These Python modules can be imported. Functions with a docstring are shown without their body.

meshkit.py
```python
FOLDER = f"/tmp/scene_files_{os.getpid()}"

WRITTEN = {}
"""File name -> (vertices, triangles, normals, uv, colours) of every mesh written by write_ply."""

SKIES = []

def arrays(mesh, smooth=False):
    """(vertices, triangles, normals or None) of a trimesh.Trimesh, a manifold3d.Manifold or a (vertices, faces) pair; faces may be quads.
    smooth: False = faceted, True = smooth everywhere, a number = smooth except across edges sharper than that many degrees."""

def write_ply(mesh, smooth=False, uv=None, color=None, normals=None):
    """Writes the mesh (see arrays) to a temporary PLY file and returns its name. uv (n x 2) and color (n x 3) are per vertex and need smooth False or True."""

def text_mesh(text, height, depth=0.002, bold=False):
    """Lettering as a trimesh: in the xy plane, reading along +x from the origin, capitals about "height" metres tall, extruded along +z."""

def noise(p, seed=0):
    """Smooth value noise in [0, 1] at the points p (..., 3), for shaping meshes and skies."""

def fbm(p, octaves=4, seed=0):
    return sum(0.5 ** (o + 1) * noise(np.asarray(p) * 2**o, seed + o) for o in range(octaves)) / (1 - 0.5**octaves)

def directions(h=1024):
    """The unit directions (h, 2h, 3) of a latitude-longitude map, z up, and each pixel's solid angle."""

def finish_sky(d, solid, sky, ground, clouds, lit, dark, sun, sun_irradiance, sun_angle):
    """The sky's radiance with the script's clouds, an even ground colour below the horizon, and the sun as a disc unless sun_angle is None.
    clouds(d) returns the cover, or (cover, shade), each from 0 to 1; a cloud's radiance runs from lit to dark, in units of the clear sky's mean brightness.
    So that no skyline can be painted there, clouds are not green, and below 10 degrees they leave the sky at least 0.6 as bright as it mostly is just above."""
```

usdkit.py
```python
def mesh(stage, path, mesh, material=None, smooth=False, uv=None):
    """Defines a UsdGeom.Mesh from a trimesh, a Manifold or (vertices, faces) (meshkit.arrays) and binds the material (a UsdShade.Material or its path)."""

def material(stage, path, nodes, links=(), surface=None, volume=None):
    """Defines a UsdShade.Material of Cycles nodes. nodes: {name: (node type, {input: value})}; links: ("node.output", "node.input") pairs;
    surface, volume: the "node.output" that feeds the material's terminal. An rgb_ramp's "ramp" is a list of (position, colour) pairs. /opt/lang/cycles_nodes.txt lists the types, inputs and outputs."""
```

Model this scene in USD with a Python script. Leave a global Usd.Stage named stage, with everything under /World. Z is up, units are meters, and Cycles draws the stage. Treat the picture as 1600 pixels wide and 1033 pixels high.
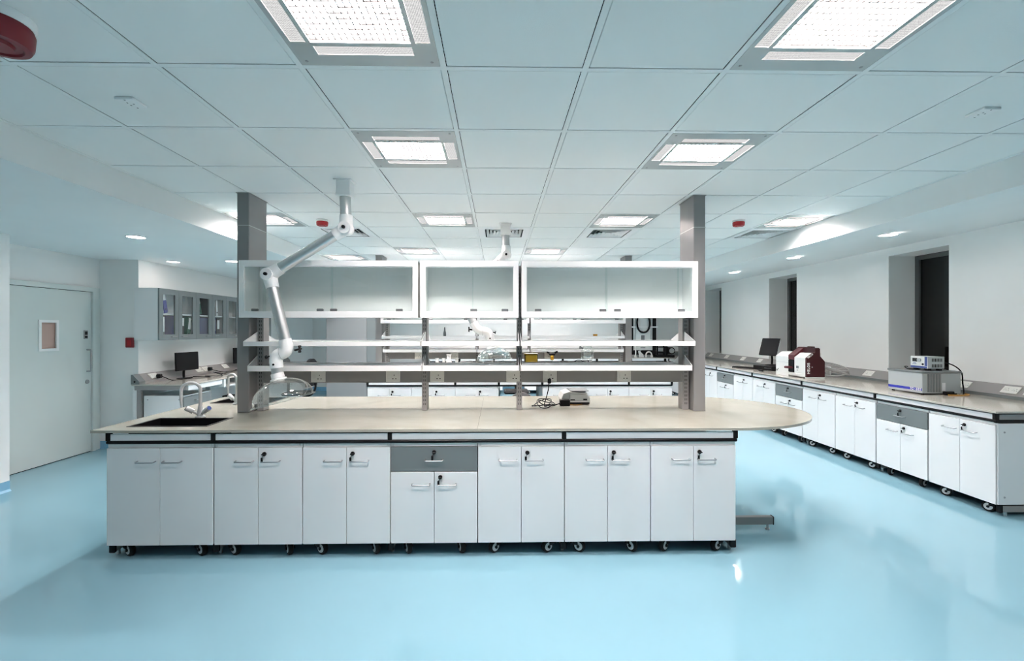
import math, random
import numpy as np, trimesh, usdkit, meshkit
from pxr import Usd, UsdGeom, UsdShade, UsdLux, Gf, Sdf
from shapely.geometry import Polygon, box as sbox, Point
from shapely.ops import unary_union

random.seed(7)
stage = Usd.Stage.CreateInMemory()
UsdGeom.SetStageUpAxis(stage, UsdGeom.Tokens.z)
UsdGeom.SetStageMetersPerUnit(stage, 1.0)
UsdGeom.Xform.Define(stage, '/World')
UsdGeom.Scope.Define(stage, '/World/Looks')

# ------------------------------------------------------------------ camera, light, exposure
cam = UsdGeom.Camera.Define(stage, '/World/camera')
cam.CreateHorizontalApertureAttr(36.0)
cam.CreateVerticalApertureAttr(36.0 * 1033 / 1600)
cam.CreateFocalLengthAttr(714.0 / 1600 * 36)
cam.CreateHorizontalApertureOffsetAttr(9.0 / 1600 * 36)
cam.CreateVerticalApertureOffsetAttr(-0.9 / 1600 * 36)
cam.CreateClippingRangeAttr(Gf.Vec2f(0.05, 100))
cam.AddTranslateOp().Set(Gf.Vec3d(0, 0, 1.55))
cam.AddRotateXYZOp().Set(Gf.Vec3f(90, 0, -math.degrees(0.0188)))
cam.CreateExposureAttr(3.35)
PANEL, STRIP, DOWN, SCALLOP = 17.5, 0.095, 12.5, 20.0       # lamp strengths
# the room is lit by its own lamps only (louvre panels and downlights, built below); it is night outside the windows

# ------------------------------------------------------------------ helpers
used = {}
def numbered(path):
    n = used.get(path, 0); used[path] = n + 1
    return path if n == 0 else f'{path}_{n:03d}'
def pathof(p): return p if isinstance(p, str) else str(p.GetPath())
def keys(prim, label=None, cat=None, group=None, kind=None):
    for k, v in (('label', label), ('category', cat), ('group', group), ('kind', kind)):
        if v: prim.SetCustomDataByKey(k, v)
    return prim
def cat(*ms):
    out = []
    for m in ms: out += list(m) if isinstance(m, (list, tuple)) else [m]
    return trimesh.util.concatenate(out) if len(out) > 1 else out[0]
def obj(name, mesh, m, parent='/World', smooth=False, label=None):
    if isinstance(mesh, (list, tuple)): mesh = cat(*mesh)
    p = numbered(pathof(parent) + '/' + name)
    prim = usdkit.mesh(stage, p, mesh, m, smooth).GetPrim()
    if label: prim.SetCustomDataByKey('label', label)
    return prim
def thing(name, label=None, category=None, loc=(0, 0, 0), rz=0, group=None, kind=None):
    x = UsdGeom.Xform.Define(stage, numbered('/World/' + name))
    x.AddTranslateOp().Set(Gf.Vec3d(*map(float, loc))); x.AddRotateZOp().Set(float(rz))
    return keys(x.GetPrim(), label, category, group, kind)
def part(name, parent):
    return UsdGeom.Xform.Define(stage, numbered(pathof(parent) + '/' + name)).GetPrim()
def dup(root, label, loc, rz=0, group=None):
    cd = root.GetCustomData()
    base = root.GetName().rstrip('0123456789').rstrip('_')
    r = thing(base, label, cd.get('category'), loc, rz, group or cd.get('group'))
    r.GetReferences().AddInternalReference(root.GetPath()); r.SetInstanceable(True)
    return r
def B(x0, x1, y0, y1, z0, z1, b=0.0):
    c = np.array([(x0 + x1) / 2, (y0 + y1) / 2, (z0 + z1) / 2]); s = np.abs(np.array([x1 - x0, y1 - y0, z1 - z0])) / 2
    if b <= 0:
        m = trimesh.creation.box(extents=s * 2)
    else:
        b = min(b, s.min() * 0.9); pts = []
        for sx in (-1, 1):
            for sy in (-1, 1):
                for sz in (-1, 1):
                    for k in range(3):
                        d = s - b; d = d.copy(); d[k] = s[k]
                        pts.append(d * (sx, sy, sz))
        m = trimesh.convex.convex_hull(np.array(pts))
    m.apply_translation(c); return m
def C(a, b, r, n=16, r2=None):
    a, b = np.array(a, float), np.array(b, float)
    if r2 is None: return trimesh.creation.cylinder(radius=r, segment=[a, b], sections=n)
    d = b - a; L = np.linalg.norm(d)
    m = L2([(0, 0), (r, 0), (r2, L), (0, L)], n)
    m.apply_transform(trimesh.geometry.align_vectors([0, 0, 1], d / L)); m.apply_translation(a); return m
def L2(profile, n=24):
    return trimesh.creation.revolve(np.array(profile, float), sections=n)
def lathe(profile, at=(0, 0, 0), axis=(0, 0, 1), n=24):
    m = L2(profile, n)
    if tuple(axis) != (0, 0, 1): m.apply_transform(trimesh.geometry.align_vectors([0, 0, 1], np.array(axis, float) / np.linalg.norm(axis)))
    m.apply_translation(at); return m
def tube(pts, r, n=8, smooth=0, closed=False):
    p = np.array(pts, float)
    if smooth:
        from scipy.interpolate import CubicSpline
        t = np.r_[0, np.cumsum(np.linalg.norm(np.diff(p, axis=0), axis=1))]
        p = CubicSpline(t, p)(np.linspace(0, t[-1], smooth))
    tg = np.gradient(p, axis=0); tg /= np.linalg.norm(tg, axis=1, keepdims=True)
    u = np.cross(tg[0], [0.3, 0.2, 1.0] if abs(tg[0][2]) < .9 else [1.0, 0.1, 0]); u /= np.linalg.norm(u)
    V = []
    for i in range(len(p)):
        u = u - tg[i] * (u @ tg[i]); u /= np.linalg.norm(u); w = np.cross(tg[i], u)
        for k in range(n):
            a = 2 * math.pi * k / n; V.append(p[i] + r * (math.cos(a) * u + math.sin(a) * w))
    F = []
    for i in range(len(p) - 1):
        for k in range(n):
            a, b = i * n + k, i * n + (k + 1) % n
            F += [(a, b, b + n), (a, b + n, a + n)]
    for s, o in ((0, True), (len(p) - 1, False)):
        for k in range(1, n - 1):
            t = (s * n, s * n + k, s * n + k + 1); F.append(t[::-1] if o else t)
    return trimesh.Trimesh(np.array(V), np.array(F), process=False)
def ext(poly, h, z=0.0):
    m = trimesh.creation.extrude_polygon(poly, h, engine='earcut'); m.apply_translation([0, 0, z]); return m
def exty(poly, y0, y1):                                  # polygon in (x, z) extruded along y
    m = ext(poly, y1 - y0); m.apply_transform(np.array([[1, 0, 0, 0], [0, 0, 1, y0], [0, 1, 0, 0], [0, 0, 0, 1.0]])); m.invert(); return m
def extx(poly, x0, x1):                                  # polygon in (y, z) extruded along x
    m = ext(poly, x1 - x0); m.apply_transform(np.array([[0, 0, 1, x0], [1, 0, 0, 0], [0, 1, 0, 0], [0, 0, 0, 1.0]])); return m
def T(m, loc=(0, 0, 0), rx=0, ry=0, rz=0):
    M = trimesh.transformations.euler_matrix(math.radians(rx), math.radians(ry), math.radians(rz)); M[:3, 3] = loc
    m = m.copy(); m.apply_transform(M); return m

# ------------------------------------------------------------------ materials
def mat(name, col, rough=0.5, metal=0.0, **kw):
    return usdkit.material(stage, '/World/Looks/' + name, {'p': ('principled_bsdf', dict(base_color=col, roughness=rough, metallic=metal, **kw))}, [], surface='p.BSDF')
def mat_noise(name, col, rough=0.5, amount=0.06, scale=6, bump=0.0, bscale=300, metal=0.0, **kw):
    c = np.array(col)
    nodes = {'g': ('geometry', {}), 'n': ('noise_texture', dict(scale=scale, detail=4)), 'r': ('rgb_ramp', dict(ramp=[(0.3, tuple(c * (1 - amount))), (0.7, tuple(np.minimum(1, c * (1 + amount))))])),
             'p': ('principled_bsdf', dict(roughness=rough, metallic=metal, **kw))}
    links = [('g.position', 'n.vector'), ('n.fac', 'r.fac'), ('r.color', 'p.base_color')]
    if bump:
        nodes['n2'] = ('noise_texture', dict(scale=bscale, detail=2)); nodes['b'] = ('bump', dict(strength=bump, distance=0.002))
        links += [('g.position', 'n2.vector'), ('n2.fac', 'b.height'), ('b.normal', 'p.normal')]
    return usdkit.material(stage, '/World/Looks/' + name, nodes, links, surface='p.BSDF')
def emit(name, col, s):
    return usdkit.material(stage, '/World/Looks/' + name, {'e': ('emission', dict(color=col, strength=s))}, [], surface='e.emission')
def pane(name, tint, ior=1.5, rough=0.0):
    return usdkit.material(stage, '/World/Looks/' + name, {'t': ('transparent_bsdf', dict(color=tint)), 'g': ('glossy_bsdf', dict(color=(1, 1, 1), roughness=rough)), 'f': ('layer_weight', dict(blend=0.5)), 'w': ('math', dict(math_type='power', value2=4.0)), 'a': ('math', dict(math_type='multiply_add', value2=0.75, value3=((ior - 1) / (ior + 1)) ** 2)), 'm': ('mix_closure', {})},
        [('t.BSDF', 'm.closure1'), ('g.BSDF', 'm.closure2'), ('f.facing', 'w.value1'), ('w.value', 'a.value1'), ('a.value', 'm.fac')], surface='m.closure')

WALL = mat_noise('wall_paint', (0.86, 0.88, 0.87), 0.55, 0.015, 2, 0.06, 220)
SOFFIT = mat_noise('soffit_paint', (0.84, 0.88, 0.88), 0.6, 0.012, 2)
FLOOR = mat_noise('blue_epoxy', (0.235, 0.445, 0.535), 0.07, 0.025, 0.8, specular_ior_level=0.6)
COVE = mat('blue_cove', (0.22, 0.46, 0.64), 0.2)
TILE = usdkit.material(stage, '/World/Looks/ceiling_tile', {'g': ('geometry', {}), 'n': ('noise_texture', dict(scale=260, detail=3)), 'b': ('bump', dict(strength=0.25, distance=0.002)), 'o': ('object_info', {}),
    'r': ('rgb_ramp', dict(ramp=[(0, (0.845, 0.875, 0.865)), (1, (0.88, 0.91, 0.90))])), 'p': ('principled_bsdf', dict(roughness=0.85))},
    [('g.position', 'n.vector'), ('n.fac', 'b.height'), ('b.normal', 'p.normal'), ('o.random', 'r.fac'), ('r.color', 'p.base_color')], surface='p.BSDF')
GRID = mat('ceiling_tee', (0.83, 0.87, 0.865), 0.4)
VOID = mat('dark_void', (0.03, 0.035, 0.035), 0.9)
WHITE = mat('white_laminate', (0.80, 0.82, 0.825), 0.32)
WHITE_POWDER = mat('white_powder_coat', (0.86, 0.88, 0.88), 0.4)
GREYLAM = mat('grey_laminate', (0.175, 0.20, 0.205), 0.4)
GREYMETAL = mat('grey_powder_coat', (0.30, 0.295, 0.29), 0.42, 0.0)
COLUMN = mat_noise('brushed_grey_column', (0.27, 0.268, 0.268), 0.42, 0.05, 3, metal=0.1)
SLOT = mat('slot_shadow', (0.02, 0.02, 0.02), 0.8)
BLACK = mat('black_plastic', (0.005, 0.005, 0.006), 0.42, specular_ior_level=0.22)
BLACKR = mat('black_rubber', (0.007, 0.007, 0.007), 0.6, specular_ior_level=0.2)
CHROME = mat('satin_steel', (0.50, 0.51, 0.52), 0.32, 1.0)
CASTERCAP = mat('caster_grey', (0.62, 0.63, 0.63), 0.4)
ALU = mat('satin_aluminium', (0.62, 0.64, 0.64), 0.34, 0.9)
LOUVRE = mat('louvre_dark', (0.02, 0.02, 0.02), 0.7, specular_ior_level=0.2)
PLATE = mat('grey_fixture_plate', (0.46, 0.50, 0.50), 0.35, 0.25)
QUARTZ = usdkit.material(stage, '/World/Looks/quartz_worktop', {'g': ('geometry', {}), 'n': ('noise_texture', dict(scale=1.6, detail=5, distortion=1.2)), 'n2': ('noise_texture', dict(scale=160, detail=2)),
    'r': ('rgb_ramp', dict(ramp=[(0.25, (0.39, 0.38, 0.32)), (0.5, (0.445, 0.437, 0.375)), (0.75, (0.50, 0.49, 0.425))])), 'r2': ('rgb_ramp', dict(ramp=[(0.3, (0.92, 0.92, 0.92)), (0.6, (1, 1, 1))])), 'm': ('mix', dict(mix_type='multiply', fac=0.6)),
    'p': ('principled_bsdf', dict(roughness=0.12, specular_ior_level=0.45))},
    [('g.position', 'n.vector'), ('g.position', 'n2.vector'), ('n.fac', 'r.fac'), ('n2.fac', 'r2.fac'), ('r.color', 'm.color1'), ('r2.color', 'm.color2'), ('m.color', 'p.base_color')], surface='p.BSDF')
QUARTZG = mat_noise('quartz_worktop_grey', (0.47, 0.45, 0.40), 0.10, 0.08, 2.0)
DECK = mat('shelf_deck_grey', (0.22, 0.26, 0.255), 0.25)
SOCKETW = mat('socket_ivory', (0.78, 0.78, 0.74), 0.35)
GLASS_TEAL = pane('cabinet_glass', (0.945, 0.975, 0.97), 1.5)
GLASS_CLEAR = pane('clear_glass', (0.96, 0.98, 0.98), 1.5)
GLASS_DARK = pane('window_glass', (0.5, 0.52, 0.52), 1.45)
ACRYL = pane('hood_acrylic', (0.965, 0.98, 0.98), 1.85)
BLIND = mat('dark_blind', (0.018, 0.016, 0.016), 0.7)
WFRAME = mat('window_frame_grey', (0.13, 0.135, 0.135), 0.4, 0.3)
RED = mat('signal_red', (0.42, 0.012, 0.018), 0.35)
DARKRED = mat('call_point_red', (0.22, 0.012, 0.02), 0.4)
MAROON = mat('maroon_housing', (0.042, 0.005, 0.008), 0.42)
MAROON2 = mat('maroon_cover', (0.085, 0.012, 0.018), 0.4)
CREAM = mat('instrument_white', (0.74, 0.76, 0.74), 0.38)
STEELGREY = mat('instrument_grey', (0.42, 0.46, 0.47), 0.35, 0.2)
STEELTOP = mat('instrument_lid_grey', (0.22, 0.24, 0.245), 0.3, 0.4)
BLUE = mat('stripe_blue', (0.02, 0.03, 0.38), 0.4)
MIDBLUE = mat('panel_blue', (0.06, 0.10, 0.30), 0.4)
BINDBLUE = mat('binder_blue', (0.018, 0.016, 0.22), 0.45)
BINDSLATE = mat('binder_slate_blue', (0.05, 0.065, 0.14), 0.5)
BINDGREEN = mat('binder_green', (0.02, 0.12, 0.075), 0.45)
BINDBLACK = mat('binder_black', (0.012, 0.011, 0.012), 0.45)
PAPER = mat('paper_label', (0.78, 0.79, 0.80), 0.7)
PINK = mat('vision_pane_pink', (0.52, 0.36, 0.31), 0.15)
DOORP = mat_noise('door_paint', (0.66, 0.73, 0.71), 0.35, 0.015, 1.5)
TAPW = mat('tap_grey_white', (0.60, 0.62, 0.62), 0.3)
AMBER = mat('amber_liquid', (0.22, 0.15, 0.01), 0.12)
AMBERDARK = mat('amber_glass_dark', (0.045, 0.035, 0.012), 0.1)
YELLOW = mat('yellow_plastic', (0.60, 0.33, 0.02), 0.4)
PORCELAIN = mat('opaque_white_glass', (0.86, 0.87, 0.86), 0.2)
CABLEGREY = mat('pale_grey_cable', (0.42, 0.43, 0.43), 0.5)
ORANGE = mat('orange_cable', (0.55, 0.28, 0.05), 0.5)
SEAT = mat('grey_seat_fabric', (0.16, 0.15, 0.15), 0.8)
SCREEN = mat('black_screen', (0.006, 0.006, 0.007), 0.3, specular_ior_level=0.25)
LCD = mat('lcd_dark', (0.02, 0.025, 0.025), 0.2)
LAMP = emit('lamp_panel', (1.0, 0.862, 0.835), PANEL)
DOWNL = emit('downlight_lens', (1.0, 0.87, 0.82), DOWN)
STRIPL = usdkit.material(stage, '/World/Looks/perforated_strip', {'g': ('geometry', {}), 'w': ('voronoi_texture', dict(scale=170.0, randomness=0.15)), 'r': ('rgb_ramp', dict(ramp=[(0.30, (1, .98, .97)), (0.55, (0.45, 0.46, 0.46))])), 'e': ('emission', dict(strength=STRIP))},
    [('g.position', 'w.vector'), ('w.distance', 'r.fac'), ('r.color', 'e.color')], surface='e.emission')

# ------------------------------------------------------------------ the room
CZ, TS, GX, GY = 2.672, 0.6085, -0.2313, 1.965          # ceiling height, tile pitch, grid origin
XL, XR = -2.66, 3.33                                     # inner faces of the two dropped soffits
YB, YF_ = 11.7, -2.6                                     # back wall, wall behind the camera
NL, NR = -4.70, 5.12                                     # left wall beside the bench, right window wall

obj('floor', B(-5.4, 5.7, YF_ - .1, YB + .1, -0.1, 0), FLOOR); keys(stage.GetPrimAtPath('/World/floor'), 'glossy light blue epoxy floor of the whole laboratory', kind='structure')

ceiling = thing('ceiling', 'white suspended tile ceiling with a dropped plaster soffit along each side', kind='structure')
lights_at = {}                                           # (col,row) -> kind
for r in (-1, 1, 4, 7, 10, 13):
    cols = {1: (-1, 2), -1: (-1, 2), -4: (-1, 2), 4: (-1, 2, -4, 5), 7: (-2, 1), 10: (-3, -1, 1, 3), 13: (-1, 2)}[r]
    for c in cols: lights_at[(c, r)] = 'light'
lights_at[(5, 9)] = 'light'; lights_at[(-4, 8)] = 'light'
for c, r in ((-3, 5), (0, 5), (2, 5), (5, 5)): lights_at[(c, r)] = 'vent'
ROWS = range(-7, 16)
def cell(c, r):
    x0, x1 = max(GX + c * TS, XL), min(GX + (c + 1) * TS, XR)
    return x0, x1, GY + r * TS, GY + (r + 1) * TS
for r in ROWS:
    for c in range(-4, 6):
        if (c, r) in lights_at: continue
        x0, x1, y0, y1 = cell(c, r); g = 0.0150
        obj('tile', B(x0 + g, x1 - g, y0 + g, y1 - g, CZ + 0.001, CZ + 0.016, 0.003), TILE, ceiling)
bars = []
for c in range(-4, 7):
    x = min(max(GX + c * TS, XL + 0.012), XR - 0.012); bars.append(B(x - 0.0125, x + 0.0125, GY - 7 * TS, GY + 16 * TS, CZ - 0.001, CZ + 0.003))
for r in range(-7, 17):
    y = GY + r * TS; bars.append(B(XL, XR, y - 0.0125, y + 0.0125, CZ - 0.0005, CZ + 0.0035))
obj('ceiling_grid', bars, GRID, ceiling)
obj('plenum_cover', B(XL - .1, XR + .1, YF_ - .1, YB + .1, CZ + 0.12, CZ + 0.15), VOID, ceiling)
obj('soffit', B(-5.4, XL, YF_, YB, 2.47, 2.83), SOFFIT, ceiling)
obj('soffit', exty(Polygon([(XR, 2.47), (5.14, 2.62), (5.14, 2.83), (XR, 2.83)]), YF_, YB), SOFFIT, ceiling)

wl = [B(-5.3, -4.70, YF_, 4.49, 0, 2.5), B(-5.3, -5.2, 4.49, 4.84, 0, 2.5), B(-5.3, -5.2, 4.84, 5.98, 2.05, 2.5), B(-5.3, -5.2, 5.98, 6.07, 0, 2.5), B(-5.3, NL, 6.07, YB, 0, 2.5)]
keys(obj('wall_left', wl, WALL), 'white painted left wall, stepping back into a shallow alcove around the door', kind='structure')
keys(obj('wall_back', B(-5.4, 5.7, YB, YB + .1, 0, 2.83), WALL), 'white back wall behind the far bench', kind='structure')
keys(obj('wall_front', B(-5.4, 5.7, YF_ - .1, YF_, 0, 2.83), WALL), 'white wall behind the camera', kind='structure')
wins = [(5.09, 5.89), (7.73, 8.53), (10.37, 11.17)]
wr = [B(NR, 5.62, YF_, 5.09, 0, 2.7), B(NR, 5.62, 5.89, 7.73, 0, 2.7), B(NR, 5.62, 8.53, 10.37, 0, 2.7), B(NR, 5.62, 11.17, YB, 0, 2.7)]
for a, b in wins: wr += [B(NR, 5.62, a, b, 0, 0.98), B(NR, 5.62, a, b, 2.515, 2.7)]
keys(obj('wall_right', wr, WALL), 'white right wall with three tall recessed windows', kind='structure')
for i, (a, b) in enumerate(wins):
    w = thing(f'window_{i+1}', f'tall recessed window with grey frame, {["nearest the camera", "second from the camera", "farthest from the camera"][i]}', kind='structure')
    fr = sbox(a, 0.98, b, 2.515).difference(sbox(a + .055, 1.035, b - .055, 2.46))
    obj('window_frame', extx(fr, 5.47, 5.53), WFRAME, w)
    obj('window_pane', B(5.495, 5.503, a + .055, b - .055, 1.035, 2.46), GLASS_DARK, w)
    obj('window_blind', B(5.56, 5.58, a, b, 0.98, 2.515), BLIND, w)
cv = []
for seg in (((-4.70, YF_), (-4.70, 4.49)), ((NL, 6.07), (NL, YB))):
    (x, y0), (_, y1) = seg
    cv.append(exty(Polygon([(x, 0), (x + .02, 0), (x + .005, .02), (x + .004, .1), (x, .1)]), y0, y1))
cv += [extx(Polygon([(6.07, 0), (6.05, 0), (6.065, .02), (6.066, .1), (6.07, .1)]), -5.2, NL)]
cv += [extx(Polygon([(YB, 0), (YB - .02, 0), (YB - .005, .02), (YB - .004, .1), (YB, .1)]), NL, NR)]
keys(obj('baseboard_left', cv, COVE), 'pale blue coved skirting along the left and back walls', kind='structure')

# door in the alcove
dr = thing('door_1', 'pale grey-green flush door with small vision panel and steel pull handle', kind='structure')
fp = sbox(4.84, 0, 5.98, 2.09).difference(sbox(4.89, -0.1, 5.935, 2.035))
obj('door_frame', [extx(fp, -5.205, -5.165), extx(sbox(5.975, 0, 6.06, 2.09).union(sbox(4.84, 2.05, 6.06, 2.09)), -5.205, -5.185)], DOORP, dr)
leafp = sbox(4.895, 0.008, 5.93, 2.03).difference(sbox(5.285, 1.33, 5.47, 1.64))
obj('door_leaf', extx(leafp, -5.225, -5.19), DOORP, dr)
obj('vision_frame', extx(sbox(5.26, 1.305, 5.495, 1.665).difference(sbox(5.29, 1.335, 5.465, 1.635)), -5.192, -5.178), WHITE_POWDER, dr)
obj('vision_pane', B(-5.21, -5.2, 5.285, 5.47, 1.33, 1.64), PINK, dr)
obj('door_handle', tube([(-5.19, 5.875, 1.30), (-5.15, 5.875, 1.30), (-5.14, 5.875, 1.29), (-5.14, 5.875, 1.04), (-5.15, 5.875, 1.03), (-5.19, 5.875, 1.03)], 0.010, 10), CHROME, dr, 40)
obj('keyhole_plate', C((-5.192, 5.875, 0.895), (-5.182, 5.875, 0.895), 0.026, 20), CHROME, dr)
rl = obj('lock_indicator', B(-5.192, -5.18, 5.825, 5.88, 1.435, 1.545, .004), GREYMETAL, dr)
obj('indicator_button', [B(-5.181, -5.178, 5.835, 5.87, 1.45, 1.475), B(-5.181, -5.178, 5.835, 5.87, 1.49, 1.53)], BLACK, dr)
obj('door_bottom_gap', B(-5.2, -5.195, 4.895, 5.93, 0.0, 0.008), SLOT, dr)

cp = thing('call_point', 'small dark red fire alarm call point beside the wall cupboards', 'alarm call point', (-4.80, 6.07, 1.32))
obj('housing', B(-.045, .05, -.035, 0, 0, .13, .006), DARKRED, cp)
obj('button_recess', C((.005, -.036, .062), (.005, -.037, .062), .018, 16), BLACK, cp)
obj('break_glass', B(-.02, .032, -.0375, -.035, .025, .095), RED, cp)

# ------------------------------------------------------------------ ceiling lights, diffusers, detectors
def make_light(w, label):
    t = thing('ceiling_light', label, 'ceiling light')
    h = TS / 2 - 0.014; hx = w / 2 - 0.014; k = w / TS
    cx, cy = .195 * k, .135
    holes = [sbox(-cx, -cy, cx, cy)]
    strips = []
    for s in (-1, 1):
        strips.append(sbox(-cx, min(s * .158, s * .217), cx, max(s * .158, s * .217)))
        strips.append(sbox(min(s * .213, s * .272) * k, -cy, max(s * .213, s * .272) * k, cy))
    plate = sbox(-hx, -h, hx, h).difference(unary_union(holes + strips))
    obj('face_plate', ext(plate, 0.003, -0.001), PLATE, t)
    obj('housing', [B(-hx, hx, -h, h, .085, .09), B(-hx, -hx + .004, -h, h, .003, .09), B(hx - .004, hx, -h, h, .003, .09), B(-hx, hx, -h, -h + .004, .003, .09), B(-hx, hx, h - .004, h, .003, .09)], GREYMETAL, t)
    obj('diffuser', B(-cx, cx, -cy, cy, .022, .026), LAMP, t)
    lou = []
    nx, ny = 16, 9
    for i in range(nx + 1):
        x = -cx + 2 * cx * i / nx; lou.append(B(x - .0014, x + .0014, -cy, cy, .011, .017))
    for j in range(ny + 1):
        y = -cy + 2 * cy * j / ny; lou.append(B(-cx, cx, y - .0014, y + .0014, .011, .017))
    obj('louvre', lou, LOUVRE, t)
    for s in strips:
        x0, y0, x1, y1 = s.bounds; obj('perforated_strip', B(x0, x1, y0, y1, .004, .006), STRIPL, t)
    for sx in (-1, 1):
        for sy in (-1, 1):
            obj('screw', lathe([(0, -.004), (.006, -.003), (.007, -.001), (0, -.001)], (sx * (hx - .03), sy * (h - .03), 0), n=10), CHROME, t)
    return t
lbl = {(-1, -1): 'overexposed ceiling light nearest the camera, cut off by the top edge, over the bench', (2, -1): 'large ceiling light at the top right with its prism grid in view',
       (-1, 1): 'ceiling light above the left half of the bench, second row', (2, 1): 'ceiling light above the right half of the bench, second row',
       (-4, 4): 'ceiling light half hidden behind the left grey column', (-1, 4): 'ceiling light between the white extraction arm and the middle air diffuser', (2, 4): 'ceiling light directly in front of the air diffuser beside the right column', (5, 4): 'ceiling light against the right soffit next to the bright scallop',
       (-2, 7): 'distant ceiling light just above the left glass cabinet', (1, 7): 'distant ceiling light just above the right glass cabinet'}
ordn_ = ['one', 'two', 'three', 'four', 'five', 'six', 'seven', 'eight', 'nine', 'ten']
protoL = {}
for (c, r), k in lights_at.items():
    if k != 'light': continue
    x0, x1, y0, y1 = cell(c, r); w = round(x1 - x0, 3); loc = ((x0 + x1) / 2, (y0 + y1) / 2, CZ)
    l = lbl.get((c, r), f'louvred ceiling light {"behind the camera" if r < 0 else "far back behind the glass cabinets"}, row {ordn_[(r + 5) // 3]}, column {ordn_[c + 4] if c < 4 else "nine"}')
    if w not in protoL:
        protoL[w] = make_light(w, l); protoL[w].GetAttribute('xformOp:translate').Set(Gf.Vec3d(*loc)); o = protoL[w]
    else: o = dup(protoL[w], l, loc)
    keys(o, l, group='louvred ceiling lights')
# wall-washing lamp next to each soffit fixture
def scallop(x, y):
    t = thing('washer_lamp', f'small bright lamp at the {"right" if x > 0 else "left"} soffit {"nearer the camera" if y < 6 else "farther back"}', 'lamp', (x, y, CZ - .004))
    obj('lamp_ring', lathe([(.018, 0), (.026, 0), (.026, .006), (.018, .006), (.018, 0)], n=20), GREYMETAL, t)
    s = UsdLux.SphereLight.Define(stage, pathof(t) + '/bulb'); s.CreateRadiusAttr(.012); s.CreateIntensityAttr(SCALLOP * 60)
    s.AddTranslateOp().Set(Gf.Vec3d(0, 0, -.016)); sh = UsdLux.ShapingAPI.Apply(s.GetPrim()); sh.CreateShapingConeAngleAttr(63.0); sh.CreateShapingConeSoftnessAttr(0.12)
for x, y in ((XR - .157, 4.62), (XR - .157, 7.75), (XL + .157, 4.62), (XL + .157, 7.75)): scallop(x, y)

def make_vent(label):
    t = thing('air_diffuser', label, 'air vent')
    h = TS / 2 - .014
    obj('face_plate', ext(sbox(-h, -h, h, h).difference(sbox(-.215, -.215, .215, .215)), .003, -.001), WHITE_POWDER, t)
    obj('backing', B(-.24, .24, -.24, .24, .06, .063), VOID, t)
    obj('vent_wall', [B(-.22, -.215, -.22, .22, 0, .06), B(.215, .22, -.22, .22, 0, .06), B(-.22, .22, -.22, -.215, 0, .06), B(-.22, .22, .215, .22, 0, .06)], GREYLAM, t)
    for k in range(5):                                    # nested louvre rings, each sloping outwards
        a, b = .20 - .04 * k, .175 - .04 * k
        V = [(s * p, q * p, z) for p, z in ((a, 0.0), (b, .03)) for s, q in ((-1, -1), (1, -1), (1, 1), (-1, 1))]
        F = []
        for i in range(4):
            j = (i + 1) % 4; F += [(i, j, j + 4), (i, j + 4, i + 4)]
        m = trimesh.Trimesh(np.array(V), np.array(F), process=False)
        m2 = m.copy(); m2.vertices += [0, 0, .002]; m2.invert()
        obj('louvre_ring', [m, m2], WHITE_POWDER, t)
    return t
vl = {(-3, 5): 'air diffuser behind the white extraction arm, left of the others', (0, 5): 'air diffuser in the middle, crossed by the farther extraction arm', (2, 5): 'air diffuser behind the ceiling light by the right column', (5, 5): 'air diffuser next to the right soffit'}
pv = None
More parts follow.
